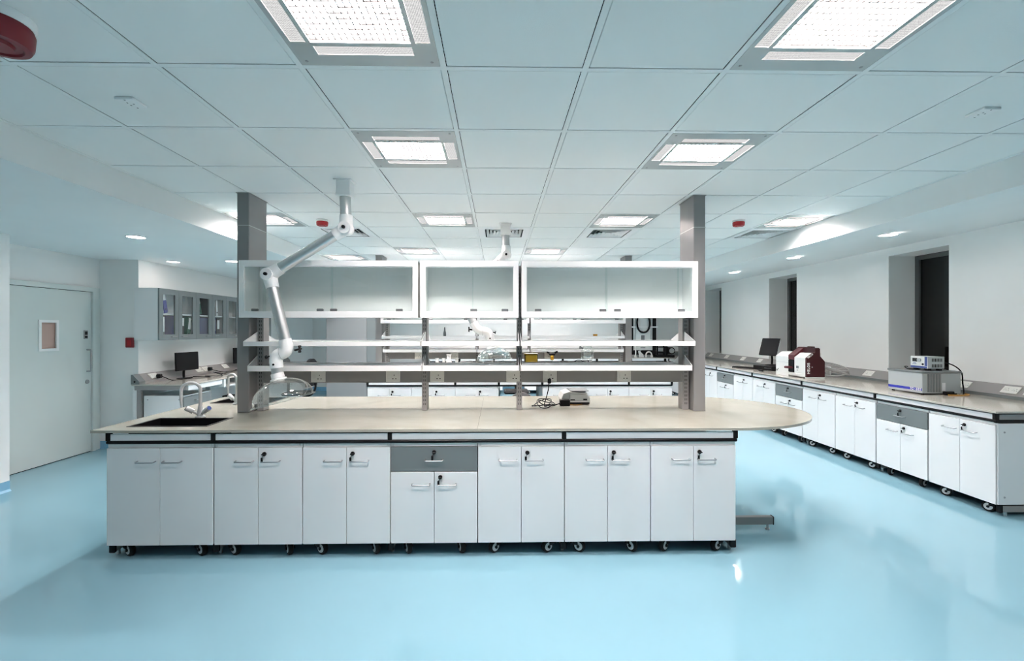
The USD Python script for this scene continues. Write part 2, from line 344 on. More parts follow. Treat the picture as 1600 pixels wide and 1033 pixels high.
for (c, r), k in lights_at.items():
    if k != 'vent': continue
    x0, x1, y0, y1 = cell(c, r); loc = (x0 + TS / 2, (y0 + y1) / 2, CZ)
    if c == 5: loc = (x0 + TS / 2 - .02, loc[1], CZ)
    if pv is None: pv = make_vent(vl[(c, r)]); pv.GetAttribute('xformOp:translate').Set(Gf.Vec3d(*loc)); keys(pv, group='square air diffusers')
    else: dup(pv, vl[(c, r)], loc)

def detector(x, y, r, label):
    t = thing('fire_sounder', label, 'fire alarm', (x, y, CZ), group='red fire sounders on the ceiling')
    obj('base', lathe([(0, 0), (r * 1.03, 0), (r * 1.03, -.2 * r), (r * .97, -.3 * r), (0, -.3 * r)], n=40), WHITE_POWDER, t, 40)
    obj('sounder', lathe([(0, -.3 * r), (r * .95, -.3 * r), (r, -.45 * r), (r * .97, -.85 * r), (r * .90, -1.0 * r), (r * .72, -1.02 * r), (r * .68, -.95 * r), (r * .5, -.95 * r), (r * .45, -1.05 * r), (0, -1.05 * r)], n=40), DARKRED if r > .08 else RED, t, 30)
detector(-1.79, 1.66, .105, 'large red fire sounder cut off by the left edge of the picture')
detector(-1.79, 4.70, .058, 'small red fire sounder beside the white extraction arm')
detector(2.47, 4.64, .058, 'small red fire sounder to the right of the right column')
for x, y, l in ((-1.80, 2.28, 'small white sensor plate on the ceiling at upper left'), (2.49, 2.30, 'small white sensor plate on the ceiling at upper right')):
    t = thing('ceiling_plate', l, 'ceiling plate', (x, y, CZ), group='sensor plates on the ceiling')
    obj('cover', B(-.045, .045, -.05, .05, -.012, .001, .003), WHITE_POWDER, t)
    obj('pin_holes', [C((a, b, -.0122), (a, b, -.0128), .004, 8) for a, b in ((-.0, -.04), (0, .04), (-.01, -.012), (.012, 0), (-.01, .012))], GREYLAM, t)

def make_down(label, lens=None):
    t = thing('downlight', label, 'downlight', group='round downlights in the soffits')
    obj('trim_ring', lathe([(.072, 0.002), (.088, 0.002), (.09, -.004), (.074, -.006), (.072, .002)], n=32), WHITE_POWDER, t, 30)
    obj('lens', C((0, 0, -.0035), (0, 0, .0005), .073, 32), lens or DOWNL, t)
    return t
dls = [(-3.57, 4.58, 'left soffit, nearest the camera'), (-4.37, 6.24, 'left soffit, above the wall cupboards'), (-3.55, 6.18, 'left soffit, touching the left column'), (3.96, 4.56, 'right soffit, in front of the nearest window'), (3.95, 6.03, 'right soffit, second from the camera'), (3.97, 7.6, 'right soffit, third from the camera'),
       (3.96, 9.2, 'right soffit, behind the right column'), (-3.55, 7.9, 'left soffit, behind the left column'), (3.96, 2.9, 'right soffit, outside the picture'), (3.96, 1.0, 'right soffit, beside the camera')]
pd = None
def sofz(x): return 2.47 if x < 0 else 2.47 + (x - XR) / (5.14 - XR) * .15
for x, y, l in dls:
    l = 'round white downlight in the ' + l
    loc = (x, y, sofz(x) - (0.0 if x < 0 else .006))
    if pd is None: pd = make_down(l); pd.GetAttribute('xformOp:translate').Set(Gf.Vec3d(*loc))
    elif x < -4: o = make_down(l, emit('downlight_lens_dim', (1.0, 0.87, 0.82), 2.5)); o.GetAttribute('xformOp:translate').Set(Gf.Vec3d(*loc))
    else: dup(pd, l, loc)

# ------------------------------------------------------------------ base cabinets
def handle(cx, z, y=0):
    return tube([(cx - .06, y, z), (cx - .06, y - .022, z - .003), (cx - .055, y - .027, z - .004), (cx, y - .027, z - .004), (cx + .055, y - .027, z - .004), (cx + .06, y - .022, z - .003), (cx + .06, y, z)], .0045, 8)
def lock_parts(p, cx, z, hang=True):
    obj('lock', [lathe([(0, 0), (.014, 0), (.014, .006), (.011, .009), (0, .009)], (cx, 0, z), (0, -1, 0), 16), B(cx - .012, cx + .012, -.026, -.008, z - .003, z + .003, .002)], BLACK, p)
    if hang:
        obj('key', [B(cx - .018, cx - .004, -.019, -.013, z - .055, z - .022, .003), tube([(cx, -.022, z), (cx - .004, -.017, z - .012), (cx - .011, -.016, z - .024)], .0015, 6)], BLACK, p)
def caster(parent, x, y, ang):
    c = part('caster', parent)
    R = lambda m: T(m, (x, y, 0), rz=ang)
    obj('fork', [R(B(-.026, -.020, .004, .040, .052, .09)), R(B(.020, .026, .004, .040, .052, .09)), R(B(-.028, .028, -.03, .034, .084, .1)), R(B(-.02, .02, .046, .062, .055, .09))], BLACK, c)
    obj('wheel', R(T(lathe([(.012, -.016), (.038, -.016), (.0435, -.008), (.0435, .008), (.038, .016), (.012, .016)], n=24), (0, 0, .0438), ry=90)), BLACKR, c, 30)
    for s in (-1, 1):
        obj('wheel_cap', R(C((s * .0155, 0, .0438), (s * .0185, 0, .0438), .029, 20)), CASTERCAP, c)
        obj('axle_bolt', R(C((s * .0185, 0, .0438), (s * .0275, 0, .0438), .010, 10)), BLACK, c)
def make_cabinet(kind, w, label, h0=.10, h1=.754, depth=.56, lock=True, sink=False, casters=(70, 200)):
    t = thing('base_cabinet', label, 'base cabinet')
    e = w / 2 - .002
    obj('body', [B(-e, -e + .018, .018, depth, h0, h1), B(e - .018, e, .018, depth, h0, h1), B(-e, e, .018, depth, h0, h0 + .018), B(-e, e, depth - .012, depth, h0, h1), B(-e, e, .018, .06 if sink else depth, h1 - .02, h1)], WHITE, t)
    obj('top_strip', [B(-e + .02, e - .02, .012, .03, h1 + .001, .779), B(-e, -e + .018, .014, .05, h1 + .001, .779), B(e - .018, e, .014, .05, h1 + .001, .779)], ALU if False else WHITE_POWDER, t)
    obj('underframe', [B(-e, e, .05, depth - .02, h0 - .012, h0)], BLACK, t)
    zt = h1 - .002
    zd = .584
    if kind == 'drawer':
        d = part('drawer', t)
        obj('drawer_front', B(-e + .001, e - .001, 0, .018, zd + .003, zt, .0015), GREYLAM, d)
        obj('drawer_handle', T(handle(0, .666)), CHROME, d, 40); lock_parts(d, 0, .718, True)
        top = zd - .002
    else: top = zt
    for s in (-1, 1):
        d = part('door', t)
        x0, x1 = (-e + .001, -.0015) if s < 0 else (.0015, e - .001)
        obj('door_panel', B(x0, x1, 0, .018, h0 - .004, top, .0015), WHITE, d)
        off = .089 if not sink else .087
        hz = (top - .088) if kind != 'drawer' else .501
        if sink: hz = .664
        obj('handle', handle(s * off, hz), CHROME, d, 40)
        if s > 0 and lock and not sink: lock_parts(d, .042, hz + .046)
    for i, s in enumerate((-1, 1)):
        caster(t, s * (e - .11), .062, casters[i]); caster(t, s * (e - .11), depth - .08, casters[1 - i])
    return t

IY = 3.125                                               # front of the first island's doors
ui = 0.594
u0 = -1.918
island_lbl = ['wide white two-door cabinet under the sink at the left end of the near bench', 'white two-door cabinet next to the sink cabinet, near bench', 'white two-door cabinet left of the grey drawer unit, near bench', 'white cabinet with a grey top drawer in the middle of the near bench',
              'white two-door cabinet right of the grey drawer unit, near bench', 'white two-door cabinet second from the right end, near bench', 'white two-door cabinet at the right end of the near bench']
sink_cab = make_cabinet('doors', .712, island_lbl[0], sink=True, lock=False, casters=(60, 60)); sink_cab.GetAttribute('xformOp:translate').Set(Gf.Vec3d(-2.634 + .356, IY, 0)); keys(sink_cab, group='base cabinets of the near bench')
pc = make_cabinet('doors', ui, island_lbl[1], casters=(60, 35)); pc.GetAttribute('xformOp:translate').Set(Gf.Vec3d(u0 + ui / 2, IY, 0)); keys(pc, group='base cabinets of the near bench')
pdr = make_cabinet('drawer', ui, island_lbl[3], casters=(25, 20)); pdr.GetAttribute('xformOp:translate').Set(Gf.Vec3d(u0 + ui * 2.5, IY, 0)); keys(pdr, group='base cabinets of the near bench')
pc2 = make_cabinet('doors', ui, island_lbl[4], casters=(-50, -60)); pc2.GetAttribute('xformOp:translate').Set(Gf.Vec3d(u0 + ui * 3.5, IY, 0)); keys(pc2, group='base cabinets of the near bench')
dup(pc, island_lbl[2], (u0 + ui * 1.5, IY, 0)); dup(pdr if False else pc, island_lbl[5], (u0 + ui * 4.5, IY, 0)); dup(pc2, island_lbl[6], (u0 + ui * 5.5, IY, 0))
# second island: doors with a knee gap
far_lbl = ['white two-door cabinet at the left end of the second bench', 'white two-door cabinet second from the left, second bench', 'white two-door cabinet just left of the knee gap, second bench', 'white two-door cabinet just right of the knee gap, second bench', 'white two-door cabinet second from the right, second bench', 'white two-door cabinet at the right end, second bench']
I2X, I2Y = 0.30, 3.10
for i, x in enumerate((-1.765, -1.171, -.577, .611, 1.205, 1.799)):
    dup(pc, far_lbl[i], (x + ui / 2, IY + I2Y, 0), group='base cabinets of the second bench')
# right wall bench
RX, ur = 4.14, 0.605
kinds = ['doors', 'drawer', 'doors', 'doors', 'drawer', 'doors', 'doors', 'drawer', 'doors', 'doors', 'doors', 'doors']
ordn = ['first', 'second', 'third', 'fourth', 'fifth', 'sixth', 'seventh', 'eighth', 'ninth', 'tenth', 'eleventh', 'twelfth']
for i, k in enumerate(kinds):
    y = 3.715 + ur * (i + .5)
    l = f'white {"cabinet with a grey drawer" if k == "drawer" else "two-door cabinet"} under the right wall bench, {ordn[i]} from its near end'
    dup(pdr if k == 'drawer' else pc2, l, (RX, y, 0), -90, group='base cabinets of the right wall bench')
# far bench by the back wall
for i in range(5):
    dup(pc, f'distant white cabinet of the back wall bench, {ordn[i]} from the left', (-1.6 + ui * (i * 1.9 + .5), 11.02, 0), group='base cabinets of the back wall bench')

# ------------------------------------------------------------------ bench frames and worktops
def bench_frame(x0, x1, yf, yb, posts, label, feet=True, right_foot=False, gap=None, name='lab_bench'):
    t = thing(name, label, 'bench')
    edges = [x0 + .01] + list(posts) + [x1 - .01]
    for a, b in zip(edges[:-1], edges[1:]):
        obj('apron_panel', B(a + .016, b - .016, yf + .004, yf + .02, .803, .846), WHITE, t)
        obj('apron_panel', B(a + .016, b - .016, yb - .02, yb - .004, .803, .846), WHITE, t)
    for x in edges:
        for y, s in ((yf, 1), (yb, -1)):
            m = exty(Polygon([(-.013, .0), (.013, 0), (.013, .058), (-.013, .058)]), 0, .04)
            obj('rubber_post', B(x - .014, x + .014, min(y - s * .004, y + s * .03), max(y - s * .004, y + s * .03), .80, .858, .004), BLACKR, t)
        if feet:
            obj('foot_bar', B(x - .018, x + .018, yf + .05, yb - .05, .035, .088, .003), GREYMETAL, t)
            for ya in (yf + .03, yb - .055): obj('end_cap', B(x - .021, x + .021, ya, ya + .025, .03, .092, .006), BLACK, t)
            obj('upright', B(x - .018, x + .018, (yf + yb) / 2 - .04, (yf + yb) / 2 + .04, .088, .80), GREYMETAL, t)
            for ya in (yf + .09, yb - .09): obj('level_foot', C((x, ya, 0), (x, ya, .035), .012, 10), CHROME, t)
    obj('front_rail', [B(x0, x1, yf - .006, yf + .02, .780, .801, .006)], BLACK, t, label='black rubber edge rail')
    obj('rear_rail', [B(x0, x1, yb - .02, yb + .006, .780, .801, .006)], BLACK, t)
    obj('cross_beam', [B(x0 + .03, x1 - .03, (yf + yb) / 2 - .04, (yf + yb) / 2 + .04, .80, .857)], GREYMETAL, t)
    pm = (yf + yb) / 2
    spans = [(x0 + .03, x1 - .03)] if gap is None else [(x0 + .03, gap[0]), (gap[1], x1 - .03)]
    obj('back_panel', [B(a, b, pm - .052, pm - .044, .12, .80) for a, b in spans], GREYLAM if gap is None else WHITE, t)
    if right_foot:
        obj('side_foot_bar', B(x1 - .02, x1 + .475, 3.49, 3.53, .045, .105, .004), GREYLAM, t)
        obj('side_end_cap', B(x1 + .47, x1 + .482, 3.487, 3.533, .042, .108, .005), BLACK, t)
        obj('side_level_foot', [C((x1 + .44, 3.51, 0), (x1 + .44, 3.51, .045), .008, 10), C((x1 + .44, 3.51, 0), (x1 + .44, 3.51, .012), .016, 12)], CHROME, t)
    return t
bench_frame(-2.635, 1.655, IY, 4.645, [-1.925, -.735, .456], 'grey steel frame of the near bench with black rubber rail and white apron panels', right_foot=True)
bench_frame(-1.775, 2.40, IY + I2Y, 4.645 + I2Y, [-.577, .017, .611, 1.80], 'grey steel frame of the second bench behind the near one', gap=(.03, .60))

n = 40
arc = [(1.66 + .90 * math.sin(math.pi * i / n), 3.885 - .77 * math.cos(math.pi * i / n)) for i in range(n + 1)]
wt = Polygon([(-2.73, 3.115)] + arc + [(-2.75, 4.655)])
SK = (-2.575, -2.035, 3.235, 3.535); SK2 = (-2.635, -2.095, 4.26, 4.60)
wt = wt.difference(sbox(SK[0], SK[2], SK[1], SK[3])).difference(sbox(SK2[0], SK2[2], SK2[1], SK2[3]))
w1 = thing('worktop', 'beige polished stone worktop of the near bench with a rounded right end', 'worktop')
obj('slab', ext(wt.intersection(sbox(-3, 3, -.1387, 5)), .018, .857), QUARTZ, w1)
obj('slab', ext(wt.intersection(sbox(-.1375, 3, 3, 5)), .018, .857), QUARTZ, w1)
w2 = thing('worktop', 'beige stone worktop of the second bench', 'worktop')
obj('slab', B(-1.87, 2.50, 3.115 + I2Y, 4.655 + I2Y, .857, .875, .002), QUARTZ, w2)

def sink(S, label, rz):
    t = thing('sink', label, 'sink')
    x0, x1, y0, y1 = S
    e = .0008
    obj('basin', [B(x0 + e, x0 + .012, y0 + e, y1 - e, .66, .876), B(x1 - .012, x1 - e, y0 + e, y1 - e, .66, .876), B(x0 + e, x1 - e, y0 + e, y0 + .012, .66, .876), B(x0 + e, x1 - e, y1 - .012, y1 - e, .66, .876), B(x0 + e, x1 - e, y0 + e, y1 - e, .652, .665)], BLACK, t)
    rim = sbox(x0 - .008, y0 - .008, x1 + .008, y1 + .008).difference(sbox(x0 + .01, y0 + .01, x1 - .01, y1 - .01))
    obj('rim', ext(rim, .0025, .8752), BLACK, t)
    obj('drain', lathe([(0, 0), (.03, 0), (.034, .003), (.02, .004), (0, .002)], ((x0 + x1) / 2, (y0 + y1) / 2, .666), n=20), CHROME, t)
sink(SK, 'black sink at the front left corner of the near bench', 0)
sink(SK2, 'black sink at the back left corner of the near bench, behind the tap', 0)
def tap(x, y, sgn, label):
    t = thing('tap', label, 'tap', (x, y, .875))
    obj('base', lathe([(0, 0), (.034, 0), (.034, .008), (.024, .014), (.019, .03), (.021, .045), (.016, .075), (.014, .09), (0, .09)], n=24), TAPW, t, 40)
    pts = [(0, 0, .08), (0, 0, .20)] + [(-.055 + .055 * math.cos(a), -sgn * .055 * (1 - math.cos(a)) * .5, .215 + .055 * math.sin(a)) for a in np.linspace(0, math.pi, 13)] + [(-.11, -sgn * .055, .16)]
    obj('spout', tube(pts, .0115, 12), TAPW, t, 40)
    obj('nozzle', C((-.11, -sgn * .055, .165), (-.107, -sgn * .055, .085), .0125, 12, .005), TAPW, t, 40)
    for s in (-1, 1):
        h = part('tap_handle', t)
        a = np.array([s * .018, -sgn * .008, .03]); d = np.array([s * .75, -sgn * .25, .5]); d /= np.linalg.norm(d)
        obj('handle_grip', [C(a, a + d * .035, .010, 12), C(a + d * .03, a + d * .085, .019, 16)], TAPW, h, 40)
        obj('handle_cap', C(a + d * .085, a + d * .089, .016, 16), MIDBLUE if s > 0 else BLACK, h)
tap(-2.297, 3.575, 1, 'tall pale gooseneck tap at the front sink with two angled handles')
tap(-2.372, 4.20, -1, 'pale gooseneck tap of the rear sink, half behind the left column')

# ------------------------------------------------------------------ columns, racks, shelves, glass cabinets
def column(x0, x1, y0, y1, label, z0=.8755):
    t = thing('service_column', label, 'column', ((x0 + x1) / 2, (y0 + y1) / 2, 0))
    w, d = (x1 - x0) / 2, (y1 - y0) / 2
    obj('shaft', B(-w, w, -d, d, z0, CZ - .0015, .004), COLUMN, t)
    obj('ceiling_collar', ext(sbox(-w - .006, -d - .006, w + .006, d + .006).difference(sbox(-w - .0005, -d - .0005, w + .0005, d + .0005)), .004, CZ - .006), GREYMETAL, t)
    obj('joint_line', ext(sbox(-w - .0008, -d - .0008, w + .0008, d + .0008), .006, 2.40), ALU, t)
def rack(ox, oy, who):
    t = thing('rack_frame', f'grey slotted posts and socket beam standing on the {who} bench', 'rack frame', (ox, oy, 0))
    for x in (-1.975, -.6125, .183, 1.592):
        w = .022 if abs(x) < 1 else .027
        p = obj('slotted_post', B(x - w, x + w, 3.84, 3.935, .8755, 2.09, .003), GREYMETAL, t)
        sl = []
        for k in range(34):
            z = .92 + k * .033
            for s in (-.009, .006): sl.append(B(x + s, x + s + .0045, 3.8393, 3.845, z, z + .018))
        obj('slots', sl, SLOT, p)
    obj('socket_beam', B(-1.95, 1.57, 3.848, 3.93, 1.108, 1.215, .003), GREYMETAL, t)
    obj('top_beam', B(-1.95, 1.57, 3.85, 3.92, 1.98, 2.06), GREYMETAL, t)
SHX = [(-2.0, -.6135), (-.6055, .1735), (.1855, 1.584)]
nm3 = ['left', 'middle', 'right']
def shelf(ox, oy, k, yf, ztop, zbot, who):
    x0, x1 = SHX[k]
    lvl = 'upper' if ztop > 1.4 else 'lower'
    t = thing('shelf', f'white {lvl} shelf, {nm3[k]} span, on the rack of the {who} bench', 'shelf', (ox, oy, 0), group=f'shelves on the {who} bench')
    yb = 3.8875 * 2 - yf
    for ya in (yf, yb - .016): obj('shelf_lip', B(x0, x1, ya, ya + .016, zbot, ztop, .002), WHITE_POWDER, t)
    obj('shelf_deck', B(x0 + .005, x1 - .005, yf + .015, yb - .015, ztop - .016, ztop - .006), DECK, t)
    for x in (x0, x1 - .004):
        tri = Polygon([(yf, zbot), (yf, ztop), (3.838, ztop + .075), (3.838, zbot)])
        tri2 = Polygon([(yb, zbot), (yb, ztop), (3.937, ztop + .075), (3.937, zbot)])
        for q in (tri, tri2): obj('bracket', extx(q, x - .0005, x + .0045), WHITE_POWDER, t)
CBX = [(-2.001, -.621), (-.603, .164), (.187, 1.578)]
def glass_cabinet(ox, oy, k, who, panes, clips):
    x0, x1 = CBX[k]; z0, z1 = 1.645, 2.09; yf, yb = 3.57, 3.835
    t = thing('glass_cabinet', f'white glass-fronted cabinet, {nm3[k]} one above the {who} bench', 'glass cabinet', (ox, oy, 0), group=f'glass cabinets above the {who} bench')
    obj('carcass', [B(x0 + .004, x0 + .02, yf + .02, yb, z0 + .004, z1 - .004), B(x1 - .02, x1 - .004, yf + .02, yb, z0 + .004, z1 - .004), B(x0 + .004, x1 - .004, yf + .02, yb, z1 - .02, z1 - .004), B(x0 + .004, x1 - .004, yf + .02, yb, z0 + .004, z0 + .02), B(x0 + .004, x1 - .004, yb - .006, yb, z0 + .004, z1 - .004)], WHITE_POWDER, t)
    fr = sbox(x0, z0, x1, z1).difference(sbox(x0 + .036, z0 + .045, x1 - .036, z1 - .044))
    obj('front_frame', exty(fr, yf, yf + .02), WHITE_POWDER, t)
    fr2 = sbox(x0 + .022, z0 + .03, x1 - .022, z1 - .03).difference(sbox(x0 + .042, z0 + .05, x1 - .042, z1 - .05))
    obj('inner_bead', exty(fr2, yf + .005, yf + .016), WHITE_POWDER, t)
    for i, (a, b) in enumerate(panes):
        y = yf + .014 + .008 * (i % 2)
        obj('glass_door', B(a, b, y, y + .005, z0 + .035, z1 - .035), GLASS_TEAL, t)
    for c in clips: obj('glass_pull', B(c - .026, c + .026, yf + .006, yf + .020, z0 + .046, z0 + .070, .003), STEELTOP, t)
PANES = [[(-1.98, -1.80), (-1.83, -1.285), (-1.30, -.64)], [(-.585, -.19), (-.20, .148)], [(.20, .865), (.848, 1.435), (1.42, 1.56)]]
CLIPS = [[-1.884, -1.381, -1.277, -.767], [-.188, .057], [.318, .828, .944, 1.452]]
for ox, oy, who in ((0, 0, 'near'), (I2X, I2Y, 'second')):
    column(-2.125 + ox, -2.027 + ox, 3.765 + oy, 4.052 + oy, f'grey floor-to-ceiling service column at the left end of the {who} bench rack')
    column(1.628 + ox, 1.726 + ox, 3.765 + oy, 4.052 + oy, f'grey floor-to-ceiling service column at the right end of the {who} bench rack')
    rack(ox, oy, who)
    for k in range(3):
        shelf(ox, oy, k, 3.63, 1.459, 1.421, who); shelf(ox, oy, k, 3.69, 1.262, 1.218, who)
        glass_cabinet(ox, oy, k, who, PANES[k], CLIPS[k])

def make_socket(label):
    t = thing('power_socket', label, 'power socket')
    obj('plate', B(-.059, .059, -.009, 0, -.046, .046, .003), SOCKETW, t)
    obj('switch', B(-.044, -.018, -.012, -.008, -.018, .022, .002), SOCKETW, t)
    obj('pin_holes', [B(.008, .013, -.0096, -.008, .004, .016), B(-.005, .004, -.0096, -.008, -.022, -.015), B(.020, .029, -.0096, -.008, -.022, -.015)], SLOT, t)
    return t
sx = [(-1.497, 'first'), (-.876, 'second'), (-.507, 'third'), (.131, 'fourth'), (.439, 'fifth'), (1.067, 'sixth')]
ps = None
for x, l in sx:
    l = f'ivory switched power socket on the near bench rack, {l} from the left'
    if ps is None: ps = make_socket(l); ps.GetAttribute('xformOp:translate').Set(Gf.Vec3d(x, 3.848, 1.16)); keys(ps, group='sockets on the near bench rack')
    else: dup(ps, l, (x, 3.848, 1.16))
for i, x in enumerate((-1.497, -.876 - .08, -.507, .131 + .05, .439 + .03, 1.067)):
    dup(ps, f'ivory power socket on the second bench rack, {ordn[i]} from the left', (x + I2X, 3.848 + I2Y, 1.16), group='sockets on the second bench rack')

# ------------------------------------------------------------------ extraction arms
def arm(loc, pts, tilt, rr, hh, label):
    """pts: ceiling, joint 1, joint 2, elbow right, elbow left, hood top; all (x, z) in the arm's plane."""
    t = thing('extraction_arm', label, 'extraction arm', loc)
    c, j1, j2, e1, e2, ht = [np.array([p[0], 0, p[1]]) for p in pts]
    r = .0405
    obj('mounting_box', [B(c[0] - .053, c[0] + .053, -.053, .053, c[2] - .115, c[2] - .004, .004), B(c[0] - .066, c[0] + .066, -.066, .066, c[2] - .008, c[2] - .0012, .002), B(c[0] - .057, c[0] + .057, -.057, .057, c[2] - .12, c[2] - .112, .002)], WHITE_POWDER, t)
    un = lambda v: v / np.linalg.norm(v)
    def pipe(a, b, name='arm_tube'): obj(name, C(a, b, r, 28), ALU, t, 40)
    pipe(c - [0, 0, .115], j1 + [0, 0, .06], 'drop_tube')
    def joint(p, d1, d2, R=.056, l1=.10, l2=.10):
        j = obj('joint_housing', [trimesh.creation.icosphere(subdivisions=3, radius=R).apply_translation(p), C(p, p + d1 * l1, R * .9, 28, .0465), C(p, p + d2 * l2, R * .9, 28, .0465),
            C(p + [0, -R * .98, 0], p + [0, R * .98, 0], R * .8, 28)], WHITE_POWDER, t, 40)
        obj('pivot_knob', [C(p + [0, -R - .016, 0], p + [0, -R * .9, 0], .0125, 8)], BLACK, j)
        return j
    d12 = un(j2 - j1); d23 = un(e1 - j2)
    joint(j1, np.array([0, 0, 1.0]), d12); joint(j2, -d12, d23)
    pipe(j1 + d12 * .08, j2 - d12 * .08); pipe(j2 + d23 * .08, e1 - d23 * .05)
    bend = lambda p, a, b, k=10: [p + a * (1 - s) ** 2 + b * s ** 2 for s in np.linspace(0, 1, k)]
    dn = un(ht - e2); ax = un(e2 - e1)
    path = [e1 - d23 * .095, e1 - d23 * .07] + bend(e1, -d23 * .055, ax * .055) + [(e1 + e2) / 2] + bend(e2, -ax * .05, dn * .055) + [e2 + dn * .08, e2 + dn * .098]
    el = obj('elbow_housing', tube(path, .047, 24), WHITE_POWDER, t, 50)
    mid = (e1 + e2) / 2
    obj('elbow_seam', C(mid - ax * .002, mid + ax * .002, .0482, 28), ALU, el)
    kn = e1 - ax * .052
    obj('star_knob', [C(kn, kn - ax * .035, .008, 10)] + [T(B(-.006, .006, -.03, .03, -.006, .006, .003), kn - ax * .038, rx=a, rz=0) for a in (0, 60, 120)], BLACK, el)
    kl = e2 + ax * .045; obj('side_knob', [C(kl, kl + ax * .022, .006, 10), C(kl + ax * .02, kl + ax * .03, .014, 8)], BLACK, el)
    obj('set_screw', C(e2 + dn * .07 + [0, -.050, 0], e2 + dn * .07 + [0, -.044, 0], .008, 10), BLACK, el)
    a = np.array([math.sin(math.radians(-tilt)), 0, math.cos(math.radians(tilt))])
    pipe(e2 + dn * .09, ht + dn * .0, 'hood_tube')
    obj('hood_collar', lathe([(.036, .05), (.046, .05), (.047, .012), (.058, .008), (.058, 0), (.036, 0), (.036, .05)], ht - a * .03, a, 32), WHITE_POWDER, t, 40)
    prof = []
    for q in np.linspace(0.18, math.pi / 2, 16): prof.append((rr * math.sin(q), hh * math.cos(q) - hh))
    prof += [(rr, -hh - .01), (rr + .014, -hh - .014), (rr + .014, -hh - .02), (rr - .003, -hh - .018)]
    prof2 = [(p[0] - .003, p[1] - .002) for p in prof[:16]][::-1]
    prof = prof + prof2
    prof.append(prof[0])
    obj('hood_dome', lathe(prof, ht - a * .025, a, 48), ACRYL, t, 40, label='clear acrylic dome')
    obj('hood_rim', lathe([(rr + .012, -hh - .012), (rr + .016, -hh - .016), (rr + .012, -hh - .021), (rr + .009, -hh - .016), (rr + .012, -hh - .012)], ht - a * .025, a, 48), GLASS_CLEAR, t, 40)
arm((0, 3.47, 0), [(-1.150, CZ), (-1.143, 2.315), (-1.716, 1.965), (-1.578, 1.385), (-1.672, 1.362), (-1.655, 1.205)], 14.5, .212, .15, 'white jointed extraction arm with clear dome hood hanging over the near bench')
arm((0, 4.86, 0), [(.083, CZ), (.090, 2.345), (-.42, 1.96), (-.215, 1.545), (-.095, 1.53), (-.065, 1.385)], 9, .185, .125, 'farther white extraction arm with clear dome hood, behind the middle glass cabinet')

# ------------------------------------------------------------------ right wall bench
RY0, RY1 = 3.715, 10.99
t = thing('lab_bench', 'frame of the long bench along the right window wall with black rubber rail', 'bench')
ys = [RY0 + .017 + 1.21 * k for k in range(7)] + [RY1 - .02]
for a, b in zip(ys[:-1], ys[1:]): obj('apron_panel', B(RX + .004, RX + .02, a + .016, b - .016, .803, .846), WHITE, t)
for y in ys:
    obj('rubber_post', B(RX - .006, RX + .03, y - .014, y + .014, .80, .858, .004), BLACKR, t)
    obj('foot_bar', B(RX + .05, 5.08, y - .018, y + .018, .035, .088, .003), GREYMETAL, t)
    obj('end_cap', B(RX + .03, RX + .055, y - .021, y + .021, .03, .092, .006), BLACK, t)
    obj('level_foot', C((RX + .09, y, 0), (RX + .09, y, .035), .012, 10), CHROME, t)
obj('front_rail', B(RX - .008, RX + .02, RY0, RY1, .780, .801, .006), BLACK, t)
obj('end_apron', B(RX + .03, 5.08, RY0 + .004, RY0 + .02, .803, .846), GREYMETAL, t)
obj('end_rail', B(RX - .006, 5.08, RY0 - .006, RY0 + .02, .775, .803, .005), BLACK, t)
ep = obj('end_panel', B(RX + .006, 4.74, RY0 - .006, RY0 + .0008, .10, .773, .0015), WHITE, t)
for z in (.16, .70): obj('panel_screw', C((RX + .06, RY0 - .008, z), (RX + .06, RY0 - .005, z), .008, 12), CHROME, ep)
w = thing('worktop', 'grey-beige polished stone worktop of the long right wall bench', 'worktop')
for a, b in ((RY0 - .012, 4.6085), (4.6095, 7.3), (7.301, RY1)): obj('slab', B(4.122, 5.04, a, b, .857, .875, .0015), QUARTZG, w)
tp = Polygon([(5.0, .8755), (5.0, .907), (5.095, 1.005), (5.1195, 1.005), (5.1195, .8755)])
t = thing('cable_trunking', 'sloping grey cable trunking behind the right wall bench', 'cable trunking')
obj('trunking_body', exty(tp, RY0 - .012, RY1), GREYMETAL, t)
obj('trunking_lip', exty(Polygon([(4.994, .8755), (5.0005, .8755), (5.0005, .909), (4.994, .907)]), RY0 - .012, RY1), GREYLAM, t)
def make_dado(label):
    t = thing('bench_socket', label, 'power socket')
    obj('plate', B(-.075, .075, -.009, 0, -.045, .045, .003), SOCKETW, t)
    obj('switch', [B(-.06, -.044, -.0115, -.008, -.012, .018, .002), B(.012, .028, -.0115, -.008, -.012, .018, .002)], SOCKETW, t)
    obj('pin_holes', [B(o + x - .002, o + x + .002, -.0096, -.008, z - .004, z + .004) for o in (-.022, .05) for x, z in ((0, .012), (-.009, -.01), (.009, -.01))], SLOT, t)
    return t
pdado = None
def place_dado(x, y, z, rz, tilt, label, group):
    global pdado
    if pdado is None:
        pdado = make_dado(label); o = pdado; keys(o, group=group)
    else: o = dup(pdado, label, (0, 0, 0), 0, group)
    o.GetAttribute('xformOp:translate').Set(Gf.Vec3d(x, y, z)); o.GetAttribute('xformOp:rotateZ').Set(float(rz))
    xf = UsdGeom.Xformable(o); xf.AddRotateXOp().Set(float(tilt))
for i, y in enumerate((4.20, 4.40, 4.86, 6.12, 7.75, 8.70, 9.30, 9.97, 10.70)):
    place_dado(5.0475, y, .956, -90, -44, f'white double socket on the right wall trunking, {ordn[i]} from the near end', 'sockets on the right wall trunking')

